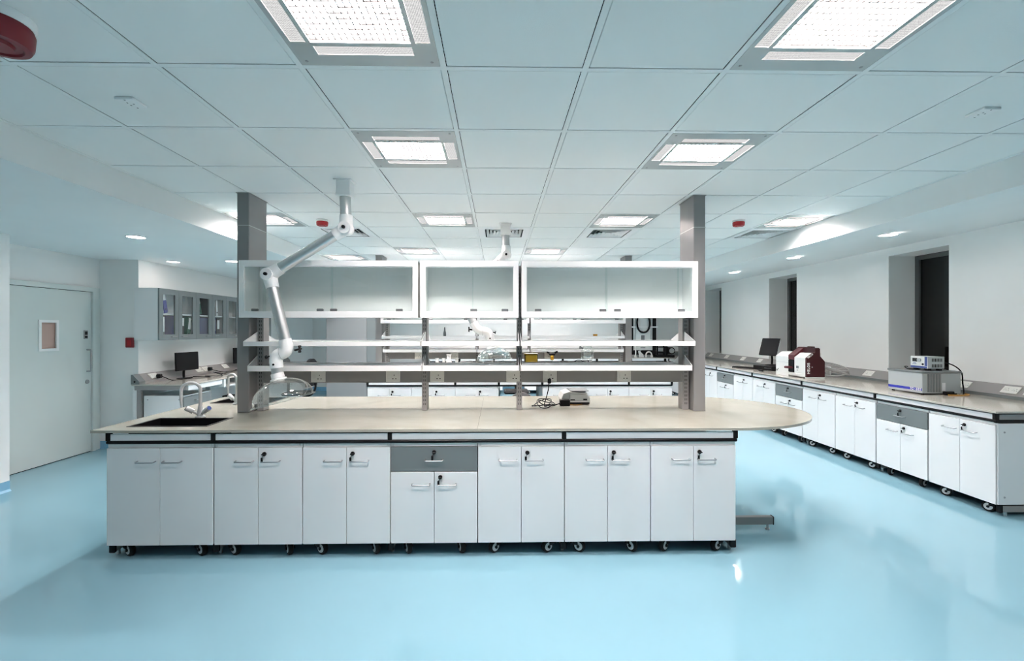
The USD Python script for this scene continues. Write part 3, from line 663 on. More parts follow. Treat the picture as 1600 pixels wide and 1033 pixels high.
# analyser with HELOS lettering
t = thing('particle_analyser', 'white and maroon bench analyser with HELOS lettering on its maroon end plate', 'laboratory analyser', (4.26, 6.225, .875))
obj('base_plate', [B(0, .262, 0, .03, 0, .022, .004), B(.012, .25, .02, .675, .012, .035, .004)], CREAM, t)
endp = Polygon([(0, .022), (.258, .022), (.258, .238), (.19, .312), (.19, .418), (.125, .418), (.125, .362), (.085, .352), (0, .285)])
obj('end_plate', exty(endp, .002, .026), MAROON, t)
obj('lettering', [T(meshkit.text_mesh('HELOS', .034, .003, True), (.046, .002, .065), rx=90, ry=-90)], PORCELAIN, t)
obj('lettering_top', T(meshkit.text_mesh('HELOS', .020, .003, True), (.022, .0015, .278), rx=90, ry=-38), PORCELAIN, t)
obj('front_housing', exty(Polygon([(.003, .055), (.22, .055), (.22, .355), (.09, .350), (.003, .284)]), .026, .262), CREAM, t)
obj('lower_ledge', B(-.003, .21, .026, .39, .024, .062, .004), CREAM, t)
obj('badge', [B(.001, .004, .17, .22, .13, .165), B(.001, .004, .18, .21, .10, .11)], STEELTOP, t)
obj('yoke', exty(Polygon([(.012, .06), (.21, .06), (.21, .43), (.15, .43), (.0, .31), (.0, .25), (.016, .24)]), .262, .392), MAROON2, t)
obj('yoke_back', B(.13, .20, .026, .392, .31, .425, .005), MAROON, t)
obj('top_cap', B(.13, .185, .09, .18, .42, .443, .005), MAROON, t)
obj('cell_recess', B(-.003, .012, .268, .386, .07, .24), BLACK, t)
obj('sample_tray', [B(-.075, .01, .29, .38, .12, .148, .005), B(-.065, -.012, .30, .37, .147, .152, .002)], MAROON2, t)
obj('rear_housing', exty(Polygon([(.0, .002), (.21, .002), (.21, .352), (.09, .348), (.0, .284)]), .392, .69), CREAM, t)
obj('housing_seam', B(-.001, .002, .394, .688, .196, .199), STEELGREY, t)
obj('port', C((-.004, .66, .07), (.002, .66, .07), .014, 12), STEELTOP, t)
obj('port', C((-.004, .63, .09), (.002, .63, .09), .008, 10), STEELTOP, t)
obj('side_screw', C((.08, .0, .16), (.08, .003, .16), .010, 14), CHROME, t)
for y in (.08, .40): obj('foot', B(.03, .06, y, y + .04, .0, .014), BLACK, t)

# monitor, desktop unit, keyboard on the right bench
def monitor(loc, rz, tilt, w, h, label, lift=.12):
    t = thing('monitor', label, 'computer monitor', loc, rz)
    R = lambda m: T(m, (0, 0, 0), rx=tilt)
    def up(m): m = R(m); m.apply_translation([0, 0, lift + h / 2]); return m
    obj('screen_housing', up(B(-w / 2, w / 2, .001, .03, -h / 2, h / 2, .006)), BLACK, t)
    obj('screen', up(B(-w / 2 + .012, w / 2 - .012, -.001, .004, -h / 2 + .014, h / 2 - .012)), SCREEN, t)
    obj('side_trim', [up(B(w / 2 - .001, w / 2 + .002, .006, .024, -h / 2 + .006, h / 2 - .006))], STEELGREY, t)
    obj('stand', [tube([(0, .06, .012), (0, .065, .06), (0, .045, lift + h * .25)], .016, 10, 12), C((0, .045, lift - .02 + h * .25), (0, .012, lift + h * .3), .02, 12)], BLACK, t, 40)
    obj('stand_foot', lathe([(0, 0), (.10, 0), (.10, .006), (.03, .014), (0, .014)], (0, .05, 0), n=28), BLACK, t, 40)
    return t
monitor((4.60, 7.66, .955), -74, -17, .36, .30, 'black tilted monitor standing on the desktop unit on the right wall bench', .16)
t = thing('desktop_computer', 'flat black desktop computer under the tilted monitor on the right wall bench', 'computer', (4.62, 7.62, .875), -75)
obj('case', B(-.20, .20, -.19, .19, .006, .078, .006), BLACK, t); obj('front_panel', [B(-.19, .19, -.194, -.189, .012, .07), B(-.15, -.02, -.196, -.193, .045, .058)], BLACKR, t)
obj('drive_slot', B(.04, .17, -.1965, -.193, .04, .046), STEELTOP, t)
def keyboard(loc, rz, label):
    t = thing('keyboard', label, 'keyboard', loc, rz)
    obj('tray', B(-.22, .22, -.075, .075, 0, .018, .004), BLACK, t)
    obj('keys', [B(-.21 + .0265 * i, -.21 + .0265 * i + .022, -.066 + .026 * j, -.066 + .026 * j + .022, .017, .024) for i in range(16) for j in range(5)], BLACKR, t)
keyboard((4.38, 7.98, .875), -62, 'black keyboard near the front edge of the right wall bench')
t = thing('mouse', 'black mouse beside the keyboard on the right wall bench', 'computer mouse', (4.30, 7.38, .875))
obj('shell', trimesh.creation.icosphere(subdivisions=3).apply_transform(np.diag([.032, .055, .032, 1])).slice_plane([0, 0, 0], [0, 0, 1], cap=True), BLACK, t, 40)
obj('cord', tube([(0, .05, .01), (.03, .12, .004), (.1, .1, .004), (.18, .16, .004)], .0025, 6, 20), BLACK, t, 40)
# coil of pale hose
t = thing('hose_coil', 'loose coil of pale grey hose to the right of the analyser', 'hose', (4.93, 6.40, .875))
rnd = random.Random(3)
for k in range(5):
    pts = []
    ph = rnd.random() * 6; ex = .20 + .03 * rnd.random(); ey = .17 + .03 * rnd.random()
    for a in np.linspace(0, 2 * math.pi * 1.02, 26): pts.append((-.18 + .11 * math.cos(a) + .01 * rnd.random(), ey * math.sin(a) * 1.25 - .02, .02 + .02 * k + .055 * (1 + math.sin(a * 1 + ph)) * .8 + .012))
    obj('hose_loop', tube(pts, .011, 8, 60), CABLEGREY, t, 50)
obj('hose_tie', B(-.24, -.20, -.02, .06, .03, .155, .01), CREAM, t)

# temperature unit and its controller
t = thing('temperature_unit', 'grey box-shaped temperature unit with blue stripe reading TC-602 on the right wall bench', 'laboratory instrument', (4.41, 4.665, .875))
obj('case', B(0, .41, 0, .415, .014, .225, .004), STEELGREY, t)
obj('lid', B(-.006, .417, -.006, .421, .224, .246, .003), STEELTOP, t)
obj('stripe', B(-.0012, .001, .006, .41, .040, .066), BLUE, t)
obj('lettering', T(meshkit.text_mesh('TC-602', .024, .0015, True), (-.001, .142, .042), rx=90, rz=-90), PORCELAIN, t)
for k in range(5): obj('vent_louvre', [B(.055 + .029 * k, .075 + .029 * k, -.004, .004, .03, .214, .002)], STEELTOP, t)
obj('vent_recess', B(.05, .20, -.001, .002, .026, .218), GREYMETAL, t)
obj('side_label', B(.21, .245, -.0015, .001, .04, .125), PAPER, t)
for x, y in ((.03, .03), (.03, .38), (.38, .03), (.38, .38)): obj('foot', C((x, y, 0), (x, y, .016), .014, 12), BLACK, t)
t = thing('controller_unit', 'small white and blue controller with dark display on top of the grey temperature unit', 'laboratory instrument', (4.50, 4.695, 1.1215))
obj('case', B(0, .177, 0, .196, .022, .148, .004), STEELGREY, t)
obj('front_panel', B(-.008, .001, 0, .196, .022, .148, .003), CREAM, t)
obj('blue_band', [B(-.0095, -.007, .004, .192, .025, .046)], MIDBLUE, t)
obj('blue_side', B(-.0088, -.007, .001, .03, .05, .146), MIDBLUE, t)
obj('display', B(-.0098, -.007, .115, .170, .09, .127), LCD, t)
obj('dial', C((-.02, .088, .108), (-.006, .088, .108), .020, 24), STEELGREY, t, 40)
obj('jack', C((-.014, .048, .066), (-.006, .048, .066), .010, 16), BLACK, t)
obj('print_marks', [B(-.0092, -.0078, .125, .17, .063, .068), B(-.0092, -.0078, .13, .16, .074, .079)], MIDBLUE, t)
for z in (.035, .095): obj('vent_slots', [B(.04 + .0115 * i, .046 + .0115 * i, -.001, .003, z, z + .034) for i in range(10)], SLOT, t)
for x, y in ((.03, .03), (.03, .165), (.145, .03), (.145, .165)): obj('foot', B(x - .018, x + .018, y - .018, y + .018, 0, .024, .002), BLACK, t)
t = thing('power_cable', 'black cable hanging down the right end of the grey temperature unit to the socket', 'cable')
obj('cable', tube([(4.675, 4.75, 1.18), (4.72, 4.735, 1.20), (4.79, 4.70, 1.17), (4.838, 4.68, 1.11), (4.843, 4.67, 1.0), (4.838, 4.655, .93), (4.81, 4.63, .886), (4.74, 4.60, .882)], .006, 8, 60), BLACK, t, 40)
obj('cable', tube([(4.49, 4.92, 1.15), (4.44, 4.90, 1.15), (4.43, 4.86, 1.135), (4.48, 4.83, 1.129), (4.56, 4.85, 1.129)], .005, 8, 40), BLACK, t, 40)
t = thing('orange_cable', 'yellow-orange cable end lying on the bench behind the grey temperature unit', 'cable')
obj('cable', tube([(4.62, 4.60, .8815), (4.75, 4.585, .8815), (4.86, 4.62, .8815), (4.90, 4.72, .8815)], .006, 8, 40), ORANGE, t, 40)
t = thing('plug_adapter', 'small black plug at the lower right corner of the grey temperature unit', 'plug', (4.66, 4.635, .875))
obj('body', B(-.05, .05, -.02, .02, 0, .04, .008), BLACK, t)

# ------------------------------------------------------------------ left wall bench
LX0, LX1, LY0, LY1 = -4.69, -4.0, 5.95, 10.2
w = thing('worktop', 'grey-beige stone worktop of the left wall bench', 'worktop')
obj('slab', B(LX0, LX1 + .01, LY0 - .01, LY1, .832, .85, .0015), QUARTZG, w)
t = thing('cable_trunking', 'sloping grey cable trunking behind the left wall bench', 'cable trunking')
obj('trunking_body', exty(Polygon([(-4.698, .8505), (-4.698, .975), (-4.675, .975), (-4.59, .885), (-4.59, .8505)]), LY0 + .092, LY1), GREYMETAL, t)
t2 = obj('trunking_end_cap', exty(Polygon([(-4.698, .8505), (-4.698, .975), (-4.675, .975), (-4.59, .885), (-4.59, .8505)]), LY0 - .008, LY0 + .09), GREYLAM, t)
obj('end_hole', C((-4.65, LY0 - .010, .885), (-4.65, LY0 - .007, .885), .012, 12), BLACK, t2)
t = thing('lab_bench', 'grey steel desk frame of the left wall bench with open knee space', 'bench')
for k, y in enumerate((LY0 + .02, 7.35, 8.8, 10.15)):
    obj('end_rail', B(LX0 + .03, LX1 - .005, y - .02, y + .02, .775, .831, .002), GREYMETAL, t)
    obj('leg', B(LX0 + .06, LX0 + .11, y - .02, y + .02, 0, .775, .002), GREYMETAL, t)
    obj('foot_bar', B(LX0 + .02, LX1 - .04, y - .02, y + .02, .03, .08, .003), GREYMETAL, t)
obj('back_board', B(LX0 + .01, LX0 + .03, LY0, LY1, .10, .80), WHITE, t)
obj('side_strip', B(LX0 + .015, LX0 + .06, LY0 - .004, LY0 + .01, .06, .775), WHITE, t)
obj('apron_panel', B(LX1 - .02, LX1 - .003, LY0 + .045, 6.72, .765, .828, .001), WHITE, t)
kt = obj('keyboard_tray', B(LX1 - .30, LX1 + .02, 6.80, 7.28, .715, .735, .002), WHITE, t)
for ya in (6.76, 7.28): obj('tray_side', B(LX1 - .30, LX1, ya, ya + .04, .715, .83), WHITE, kt)
t = thing('pedestal', 'white mobile pedestal with grey drawers under the near end of the left wall bench', 'pedestal', (-4.305, 6.24, 0))
obj('body', B(-.25, .24, -.27, .30, .07, .70, .002), WHITE, t)
for z0, z1 in ((.08, .27), (.275, .47), (.475, .68)):
    d = obj('drawer_front', B(.24, .258, -.265, .295, z0, z1, .002), GREYLAM, t); obj('handle', tube([(.258, -.06, z1 - .06), (.28, -.055, z1 - .064), (.28, .055, z1 - .064), (.258, .06, z1 - .06)], .005, 8), CHROME, d, 40)
obj('top_trim', B(.20, .262, -.27, .30, .685, .70, .002), STEELGREY, t)
for x in (-.2, .2): obj('side_screw', C((x, -.273, .65), (x, -.269, .65), .008, 12), CHROME, t)
for x in (-.2, .2):
    for y in (-.2, .24): caster(t, x, y, 30)
for i, (y, nm_) in enumerate(((6.24, 'first'), (7.17, 'second'), (7.34, 'third'), (7.85, 'fourth'))):
    place_dado(-4.632, y, .931, 90, -46, f'white double socket on the left wall trunking, {nm_} from the near end', 'sockets on the left wall trunking')
monitor((-4.47, 6.68, .85), 82, -2, .40, .26, 'black monitor on the near end of the left wall bench')
monitor((-4.50, 8.15, .85), 80, -2, .40, .27, 'black monitor farther along the left wall bench, cut by the grey column')
keyboard((-4.22, 8.0, .85), 84, 'black keyboard in front of the farther monitor on the left wall bench')
t = thing('mouse', 'black mouse near the front edge of the left wall bench', 'computer mouse', (-4.12, 7.45, .85))
obj('shell', trimesh.creation.icosphere(subdivisions=3).apply_transform(np.diag([.045, .06, .045, 1])).slice_plane([0, 0, 0], [0, 0, 1], cap=True), BLACK, t, 40)
for i, (pts, l) in enumerate((([(-4.57, 6.27, .925), (-4.53, 6.34, .89), (-4.5, 6.4, .856), (-4.45, 6.55, .856), (-4.42, 6.7, .862)], 'black power cord from the first left wall socket to the near monitor'),
        ([(-4.57, 7.36, .93), (-4.52, 7.45, .89), (-4.46, 7.6, .856), (-4.5, 7.9, .856), (-4.48, 8.1, .862)], 'black power cord from the third left wall socket towards the farther monitor'),
        ([(-4.46, 6.78, .865), (-4.3, 6.9, .856), (-4.42, 7.0, .856), (-4.2, 7.05, .856), (-4.4, 7.15, .9), (-4.3, 7.3, .856), (-4.14, 7.42, .86)], 'tangled black mouse cord on the left wall bench'))):
    t = thing('cord', l, 'cable')
    obj('cable', tube(pts, .0055, 8, 50), BLACK, t, 40)
    if i < 2: p = pts[0]; obj('plug', [B(p[0] - .035, p[0] + .02, p[1] - .03, p[1] + .03, p[2] - .028, p[2] + .028, .01)], BLACK, t)
t = thing('computer_tower', 'black computer tower on the floor under the left wall bench', 'computer', (-4.45, 7.9, 0))
obj('case', B(-.2, .2, -.1, .1, .01, .44, .006), BLACK, t); obj('front_panel', [B(.198, .206, -.09, .09, .02, .43), B(.204, .209, -.07, .07, .34, .37)], BLACKR, t)

# wall cupboards with binders
CXf, CY0, cw, cz0, cz1 = -4.375, 5.99, .73, 1.415, 2.095
def make_cupboard(label):
    t = thing('hanging_cupboard', label, 'wall cupboard', (-4.375, CY0, 0))
    xb = -.32
    obj('carcass', [B(xb, -.02, .001, .018, cz0, cz1), B(xb, -.02, cw - .018, cw - .001, cz0, cz1), B(xb, -.02, .018, cw - .018, cz0, cz0 + .018), B(xb, -.02, .018, cw - .018, cz1 - .018, cz1), B(xb, xb + .01, .018, cw - .018, cz0, cz1)], WHITE, t)
    obj('shelf_board', B(xb + .01, -.03, .018, cw - .018, 1.752, 1.77), WHITE, t)
    for k in range(2):
        a = .002 + k * cw / 2; b = a + cw / 2 - .004
        d = part('door', t)
        fr = sbox(a, cz0 + .002, b, cz1 - .002).difference(sbox(a + .07, cz0 + .075, b - .07, cz1 - .075))
        obj('door_frame', extx(fr, -.019, 0), GREYLAM, d)
        obj('glass', B(-.012, -.008, a + .068, b - .068, cz0 + .073, cz1 - .073), GLASS_CLEAR, d)
        y = b - .10 if k == 0 else a + .10
        obj('handle', tube([(0, y - .05, cz0 + .045), (.018, y - .045, cz0 + .043), (.018, y + .045, cz0 + .043), (0, y + .05, cz0 + .045)], .0045, 8), CHROME, d, 40)
    return t
cb = make_cupboard('grey-framed wall cupboard nearest the door, holding blue, black and green binders')
for i, l in enumerate(('grey-framed wall cupboard holding a leaning green binder, second along the left wall', 'grey-framed empty wall cupboard beside the left column', 'grey-framed wall cupboard hidden behind the left column')):
    dup(cb, l, (-4.375, CY0 + cw * (i + 1), 0))
for o in [stage.GetPrimAtPath('/World/hanging_cupboard')] : keys(o, group='wall cupboards above the left bench')
def binder(y, z, w, lean, m, label, lab=True, h=.30, d=.24, lz=.10, lh=.15):
    d = .22
    t = thing('binder', label, 'binder', (-4.415, y, z), 0, 'binders in the wall cupboards')
    R = lambda g: T(g, (0, 0, 0), rx=lean)
    obj('spine', R(B(-.012, 0, 0, w, 0, h, .003)), m, t)
    obj('cover', [R(B(-d, -.004, 0, .004, 0, h)), R(B(-d, -.004, w - .004, w, 0, h))], m, t)
    obj('pages', R(B(-d + .01, -.014, .008, w - .008, .006, h - .02)), PAPER, t)
    if lab: obj('spine_label', R(B(-.001, .0012, w * .16, w * .84, lz, lz + lh)), PAPER, t)
    obj('finger_hole', R(C((-.002, w / 2, .05), (.0015, w / 2, .05), .011, 14)), SLOT, t)
U, W = 1.7705, 1.4335
binder(6.085, U, .045, 10, PAPER, 'white binder leaning behind a blue one, upper shelf of the nearest cupboard', False, .28)
binder(6.145, U, .065, 12, BINDBLUE, 'blue leaning binder with white label on the upper shelf of the nearest cupboard', h=.275, lz=.17, lh=.09)
binder(6.075, W, .075, 0, BINDBLACK, 'black upright binder with long white label, lower shelf of the nearest cupboard', lz=.09, lh=.2)
binder(6.28, W + .017, .075, -12, BINDBLUE, 'blue binder leaning left on the lower shelf of the nearest cupboard', lz=.10, lh=.15)
binder(6.445, W + .004, .075, -2, BINDBLACK, 'black binder with short white label, lower shelf behind the second door', lz=.17, lh=.11)
binder(6.57, W + .013, .075, -9, BINDGREEN, 'green binder with pale label on the lower shelf behind the second door', lz=.12, lh=.16)
binder(6.83, U, .08, 12, BINDGREEN, 'green leaning binder on the upper shelf behind the third door', h=.275, lz=.16, lh=.10)
binder(6.80, W, .26, 0, BINDSLATE, 'wide slate blue file standing behind the third door', False, .30)
binder(7.16, U, .075, 0, BINDBLACK, 'black binder with white label on the upper shelf behind the fourth door', lz=.14, lh=.08)
binder(7.26, U, .04, 4, PAPER, 'thin white binder on the upper shelf behind the fourth door', False, .28)
binder(7.16, W, .08, 0, BINDBLUE, 'blue binder with long white label on the lower shelf behind the fourth door', lz=.10, lh=.18)
binder(7.27, W, .075, 0, BINDBLACK, 'black binder with white label on the lower shelf behind the fourth door', lz=.13, lh=.14)

# ------------------------------------------------------------------ things on the near bench
t = thing('bench_scale', 'silver laboratory balance with flat pan on the near bench', 'balance', (.70, 4.22, .875))
obj('base', B(-.115, .13, -.12, .12, .006, .022, .006), BLACK, t)
prof = Polygon([(-.115, .02), (.13, .02), (.135, .05), (.115, .10), (-.06, .115), (-.105, .10), (-.125, .05)])
obj('housing', exty(prof, -.115, .115), STEELGREY if False else CREAM, t, 20)
obj('front_panel', T(B(-.05, .11, -.004, .004, .035, .095, .006), (0, -.116, 0)), ALU, t)
obj('display_button', [T(B(-.045, -.005, -.003, .003, .042, .05), (0, -.1205, 0)), T(B(.07, .105, -.003, .003, .042, .055), (0, -.1205, 0))], BLACK, t)
obj('pan', B(-.045, .125, -.10, .10, .118, .128, .003), CHROME, t)
obj('pan_support', B(-.02, .10, -.07, .07, .105, .12), STEELTOP, t)
t = thing('power_adapter', 'black power adapter block in front of the balance', 'power adapter', (.60, 4.06, .875))
obj('body', B(-.048, .042, -.03, .03, 0, .055, .006), BLACK, t)
obj('lead', tube([(.04, .0, .012), (.08, .01, .004), (.14, .03, .004), (.17, .07, .004)], .003, 6, 24), ORANGE, t, 40)
t = thing('balance_cord', 'tangled black power cord hanging from a rack socket beside the balance', 'cable')
rnd = random.Random(11)
pts = [(.433, 3.843, 1.115), (.43, 3.835, 1.08), (.415, 3.86, .99), (.40, 3.90, .90)]
for a in np.linspace(0.4, 5.2 * math.pi, 34): pts.append((.405 + .075 * math.cos(a) * (1 + .25 * math.sin(a * .37)) + .02 * (a / 16), 4.0 + .12 * math.sin(a) * (1 + .2 * math.cos(a * .61)), .881 + .012 * (1 + math.sin(a * 1.7)) + .014 * (1 + math.cos(a * .83))))
pts += [(.50, 4.02, .885), (.53, 4.0, .90), (.555, 4.04, .90)]
obj('cable', tube(pts, .0042, 7, 260), BLACK, t, 50)
obj('plug', [B(.42, .448, 3.822, 3.848, 1.10, 1.14, .005), C((.34, 4.02, .884), (.30, 4.0, .884), .006, 8)], BLACK, t)

# ------------------------------------------------------------------ things on the second bench
def flask(loc, s, label):
    t = thing('flask', label, 'flask', loc, group='white flasks on the second bench')
    obj('body', lathe([(0, 0), (.09 * s, 0), (.10 * s, .012 * s), (.098 * s, .05 * s), (.03 * s, .24 * s), (.026 * s, .30 * s), (.036 * s, .315 * s), (.036 * s, .325 * s), (.02 * s, .325 * s), (.02 * s, .28 * s), (0, .28 * s)], n=28), PORCELAIN, t, 30)
flask((-.70, 6.58, .875), 1.0, 'largest white conical flask on the second bench')
flask((-.875, 6.62, .875), .82, 'small white flask left of the largest one on the second bench')
flask((-.79, 6.72, .875), .80, 'small white flask between two others on the second bench')
flask((-.60, 6.72, .875), .80, 'small white flask right of the largest one on the second bench')
t = thing('instrument_box', 'dark striped instrument box beside the white flasks on the second bench', 'instrument', (-.455, 6.58, .875))
obj('body', B(-.09, .09, -.08, .08, 0, .225, .006), STEELTOP, t)
for k in range(4): obj('dark_band', T(B(-.012, .012, -.083, -.079, .08, .20), (-.07 + .045 * k, 0, 0), ry=18), BLACK, t)
t = thing('amber_jar', 'dark amber glass tank with yellow liquid on the second bench', 'glass tank', (.475, 6.56, .875))
obj('glass_wall', [B(-.095, .095, -.075, .075, 0, .20, .004)], AMBERDARK, t)
obj('liquid', B(-.078, .088, -.0775, -.06, .06, .315, .01), AMBER, t); obj('upper_wall', B(-.095, .095, -.07, .075, .198, .33, .004), AMBERDARK, t)
obj('tank_lid', B(-.098, .098, -.08, .08, .328, .338, .003), AMBER, t)
t = thing('stirrer', 'small black stirrer head with yellow collar on a thin stand on the second bench', 'stirrer', (.80, 6.7, .875))
obj('stand_rod', C((0, 0, 0), (0, 0, .29), .006, 10), STEELTOP, t)
obj('collar', lathe([(0, .23), (.022, .235), (.026, .29), (.018, .30), (0, .30)], n=20), YELLOW, t, 40)
obj('head', [B(-.045, .045, -.02, .02, .30, .335, .008), T(B(-.03, .03, -.012, .012, -.012, .012, .004), (.055, 0, .345), ry=-30), T(B(-.025, .025, -.012, .012, -.012, .012, .004), (-.055, 0, .34), ry=20)], BLACK, t)
obj('stand_foot', B(-.06, .06, -.04, .04, 0, .012, .003), STEELTOP, t)
t = thing('black_box', 'plain black box on the second bench between the stirrer and the round vessel', 'box', (.96, 6.6, .875))
obj('body', B(-.06, .06, -.07, .07, 0, .225, .004), BLACK, t); obj('lid', B(-.061, .061, -.071, .071, .20, .206), BLACKR, t)
t = thing('round_vessel', 'clear round glass vessel on a wired stand on the second bench', 'glass vessel', (1.30, 6.6, .875))
obj('vessel', lathe([(0, .22), (.05, .22), (.09, .26), (.10, .32), (.09, .39), (.06, .43), (.062, .44), (.058, .44), (.085, .39), (.095, .32), (.085, .265), (.045, .227), (0, .227)], n=32), ACRYL, t, 40)
obj('metal_ring', lathe([(.06, .19), (.066, .19), (.066, .235), (.06, .235), (.06, .19)], n=28), CHROME, t)
obj('neck_pipe', [C((-.10, 0, .42), (-.06, 0, .41), .012, 10), C((-.11, 0, .40), (-.10, 0, .44), .014, 10)], STEELTOP, t)
obj('stand_base', [B(-.06, .06, -.06, .06, 0, .19, .006)], BLACKR, t)
obj('wires', [tube([(-.2 + .09 * k, -.05, .22), (-.12 + .06 * k, -.07, .24 - .02 * (k % 2)), (0, -.08, .20), (.1 + .03 * k, -.06, .21)], .005, 6, 24) for k in range(3)], BLACK, t)
t = thing('orange_box', 'small orange box on the upper shelf at the right end of the second bench', 'box', (1.50, 7.0, 1.4512))
obj('body', B(-.03, .03, -.02, .02, 0, .035, .002), ORANGE, t)
obj('lid', B(-.031, .031, -.021, .021, .027, .035, .002), YELLOW, t)
t = thing('marker_pen', 'grey bottle brush standing on the upper shelf of the second bench', 'brush', (-.82, 7.1, 1.4512))
obj('brush_handle', lathe([(0, 0), (.022, 0), (.022, .05), (.012, .09), (.009, .14), (0, .14)], n=16), STEELTOP, t)

def chair(loc, rz, m, label, seat=.46, back=.74, wb=.36):
    t = thing('office_chair', label, 'chair', loc, rz)
    obj('seat', B(-.22, .22, -.20, .22, seat - .05, seat, .03), m, t)
    n = 14; prof = [(-wb / 2 * math.cos(a), back - .16 + .16 * math.sin(a)) for a in np.linspace(0, math.pi, n)]
    obj('backrest', exty(Polygon([(-wb / 2 + .02, seat + .10), (wb / 2 - .02, seat + .10)] + prof[::-1]), -.24, -.19), m, t)
    obj('back_bracket', tube([(0, -.05, seat - .06), (0, -.20, seat - .06), (0, -.26, seat), (0, -.25, seat + .2)], .018, 8, 20), BLACK, t, 40)
    obj('gas_column', [C((0, 0, .10), (0, 0, seat - .05), .022, 14)], BLACK, t)
    for k in range(5):
        a = 2 * math.pi * k / 5 + .3; p = (.28 * math.cos(a), .28 * math.sin(a))
        obj('base_arm', C((0, 0, .12), (p[0], p[1], .075), .022, 8, .014), BLACK, t); obj('castor', T(C((-.012, 0, .026), (.012, 0, .026), .026, 14), (p[0], p[1], 0), rz=30 * k), BLACKR, t)
chair((.31, 6.12, 0), 0, SEAT, 'low grey chair with rounded backrest in the knee gap of the second bench')
chair((-3.45, 8.0, 0), 90, BLACK, 'black office chair in front of the left wall bench', .48, 1.05, .42)
chair((.33, 8.15, 0), 180, BLACK, 'black office chair on the far side of the second bench', .48, .96, .42)

# ------------------------------------------------------------------ far end of the room
t = thing('storage_cupboard', 'tall grey storage cupboard with white edge standing left of the second bench', 'cupboard', (-2.92, 9.2, 0))
obj('body', B(-.5, .5, 0, .45, .06, 2.25, .003), GREYLAM, t)
for a, b in ((-.495, .30), (.305, .495)): obj('door', B(a, b, -.018, .001, .08, 2.22, .002), mat('locker_grey', (.27, .285, .29), .35) if a < 0 else GREYLAM, t)
obj('edge_panel', B(.497, .525, -.018, .45, .06, 2.25), WHITE, t); obj('plinth', B(-.48, .48, .02, .44, 0, .06), BLACK, t)
w = thing('worktop', 'stone worktop of the bench along the back wall', 'worktop')
obj('slab', B(-1.9, 5.04, 11.0, 11.69, .857, .875, .0015), QUARTZG, w)
t = thing('lab_bench', 'frame of the back wall bench with white apron panels and black posts', 'bench')
for i in range(8):
    x = -1.75 + i * .83
    obj('apron_panel', B(x + .03, x + .80, 11.01, 11.03, .80, .855), WHITE, t); obj('rubber_post', B(x - .02, x + .025, 10.998, 11.03, .79, .856), BLACKR, t)
    if i in (0, 3, 7): obj('leg', B(x - .02, x + .02, 11.2, 11.6, 0, .856), GREYMETAL, t)
obj('front_rail', B(-1.78, 4.1, 11.0, 11.02, .775, .795), BLACK, t)
t = thing('cable_trunking', 'grey cable trunking along the back wall bench', 'cable trunking')
obj('trunking_body', B(-1.9, 5.0, 11.62, 11.699, .8755, 1.0, .004), GREYMETAL, t); obj('trunking_cover', B(-1.9, 5.0, 11.612, 11.621, .90, .98), GREYLAM, t)
for i, x in enumerate((-.75, -.25, .0, .35, .75)):
    dup(ps, f'ivory socket on the back wall trunking, {ordn[i]} from the left', (x, 11.615, .94), group='sockets on the back wall trunking')
t = thing('tall_instrument', 'tall white instrument with black side columns on the back wall bench', 'laboratory instrument', (3.62, 11.45, .875))
obj('body', B(-.25, .25, -.12, .22, .06, 1.5, .01), CREAM, t)
for s in (-1, 1): obj('side_column', B(s * .285 - .045, s * .285 + .045, -.14, .2, .16, 1.5, .008), BLACK, t)
obj('cross_bar', B(-.37, .37, -.16, -.135, .73, .765, .004), PORCELAIN, t)
obj('front_handle', tube([(-.13, -.14, 1.0), (-.13, -.17, .70), (-.07, -.17, .63), (.07, -.17, .63), (.13, -.17, .70), (.13, -.14, 1.0)], .022, 10, 50), BLACK, t, 40)
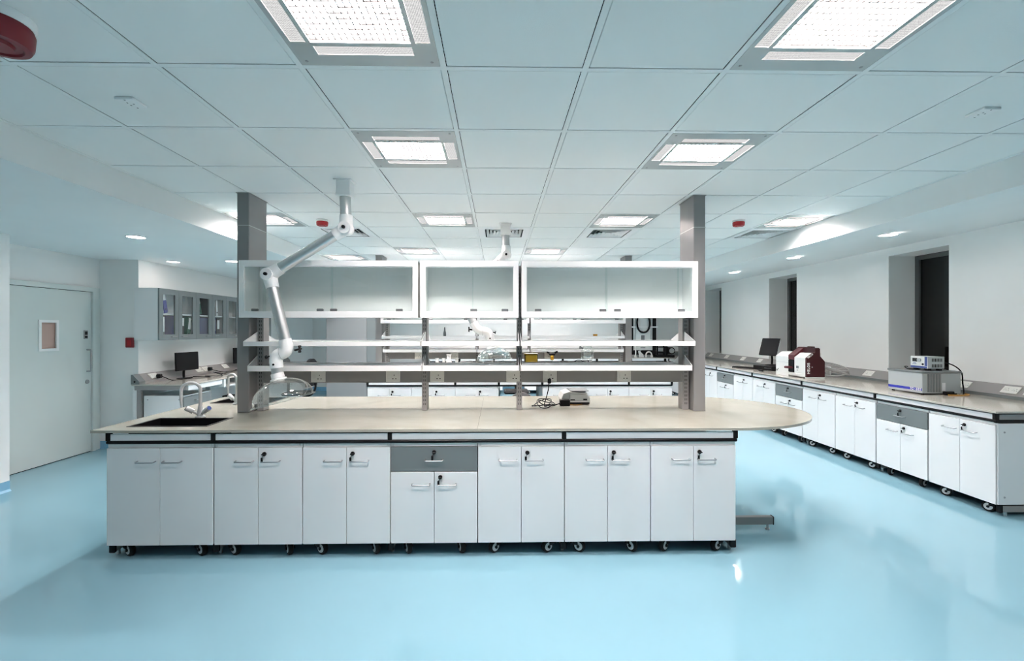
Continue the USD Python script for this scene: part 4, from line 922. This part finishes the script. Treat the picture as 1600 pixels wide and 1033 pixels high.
obj('inner_frame', [tube([(-.2, -.13, 1.4), (-.2, -.13, .30), (.2, -.13, .30), (.2, -.13, 1.4)], .006, 8)], STEELTOP, t)
obj('badge', [B(-.04, .04, -.125, -.118, .36, .54), B(-.06, .06, -.125, -.118, .22, .24)], STEELTOP, t)
obj('lower_skirt', B(-.33, .33, -.15, .2, .06, .17, .02), BLACK, t); obj('foot_block', B(-.25, .25, -.1, .18, 0, .062), STEELGREY, t)
t = thing('vacuum_pump', 'black pump with round motor on the right part of the back wall bench', 'pump', (4.15, 11.35, .875))
obj('base', B(-.22, .22, -.15, .15, 0, .05, .006), BLACK, t)
obj('frame_post', [C((-.16, 0, .05), (-.16, 0, .36), .018, 10), C((.02, .05, .05), (.02, .05, .36), .014, 10), C((-.2, 0, .25), (.1, 0, .25), .014, 10), C((-.16, 0, .12), (.1, 0, .10), .02, 10)], BLACK, t)
obj('motor', C((.15, -.14, .16), (.15, .14, .16), .085, 24), BLACKR, t, 40); obj('motor_cap', C((.15, -.15, .16), (.15, -.13, .16), .062, 24), STEELGREY, t)
obj('gauge', C((.16, -.06, .34), (.16, -.04, .34), .035, 18), YELLOW, t); obj('cylinder', C((.05, 0, .05), (.05, 0, .24), .05, 16), BLACK, t)
def fartap(x, h, label):
    t = thing('tap', label, 'tap', (x, 11.3, .875), group='white taps on the back wall bench')
    r = .07
    obj('spout', tube([(r, 0, 0), (r, 0, h)] + [(r * math.cos(a), 0, h + r * math.sin(a)) for a in np.linspace(0.2, math.pi, 10)] + [(-r, 0, h - .12)], .018, 10), PORCELAIN, t, 40)
    obj('base', C((r, 0, 0), (r, 0, .04), .032, 16), PORCELAIN, t)
fartap(3.36, .22, 'taller white gooseneck tap on the back wall bench'); fartap(3.76, .06, 'lower white gooseneck tap on the back wall bench')
t = thing('paper_pad', 'white paper pad leaning by the taps on the back wall bench', 'paper', (3.57, 11.27, .875))
obj('sheets', T(B(-.06, .06, -.01, .01, 0, .16), rx=-18, rz=20), PAPER, t); obj('clip', T(B(-.03, .03, -.014, .014, .145, .17), rx=-18, rz=20), STEELGREY, t)
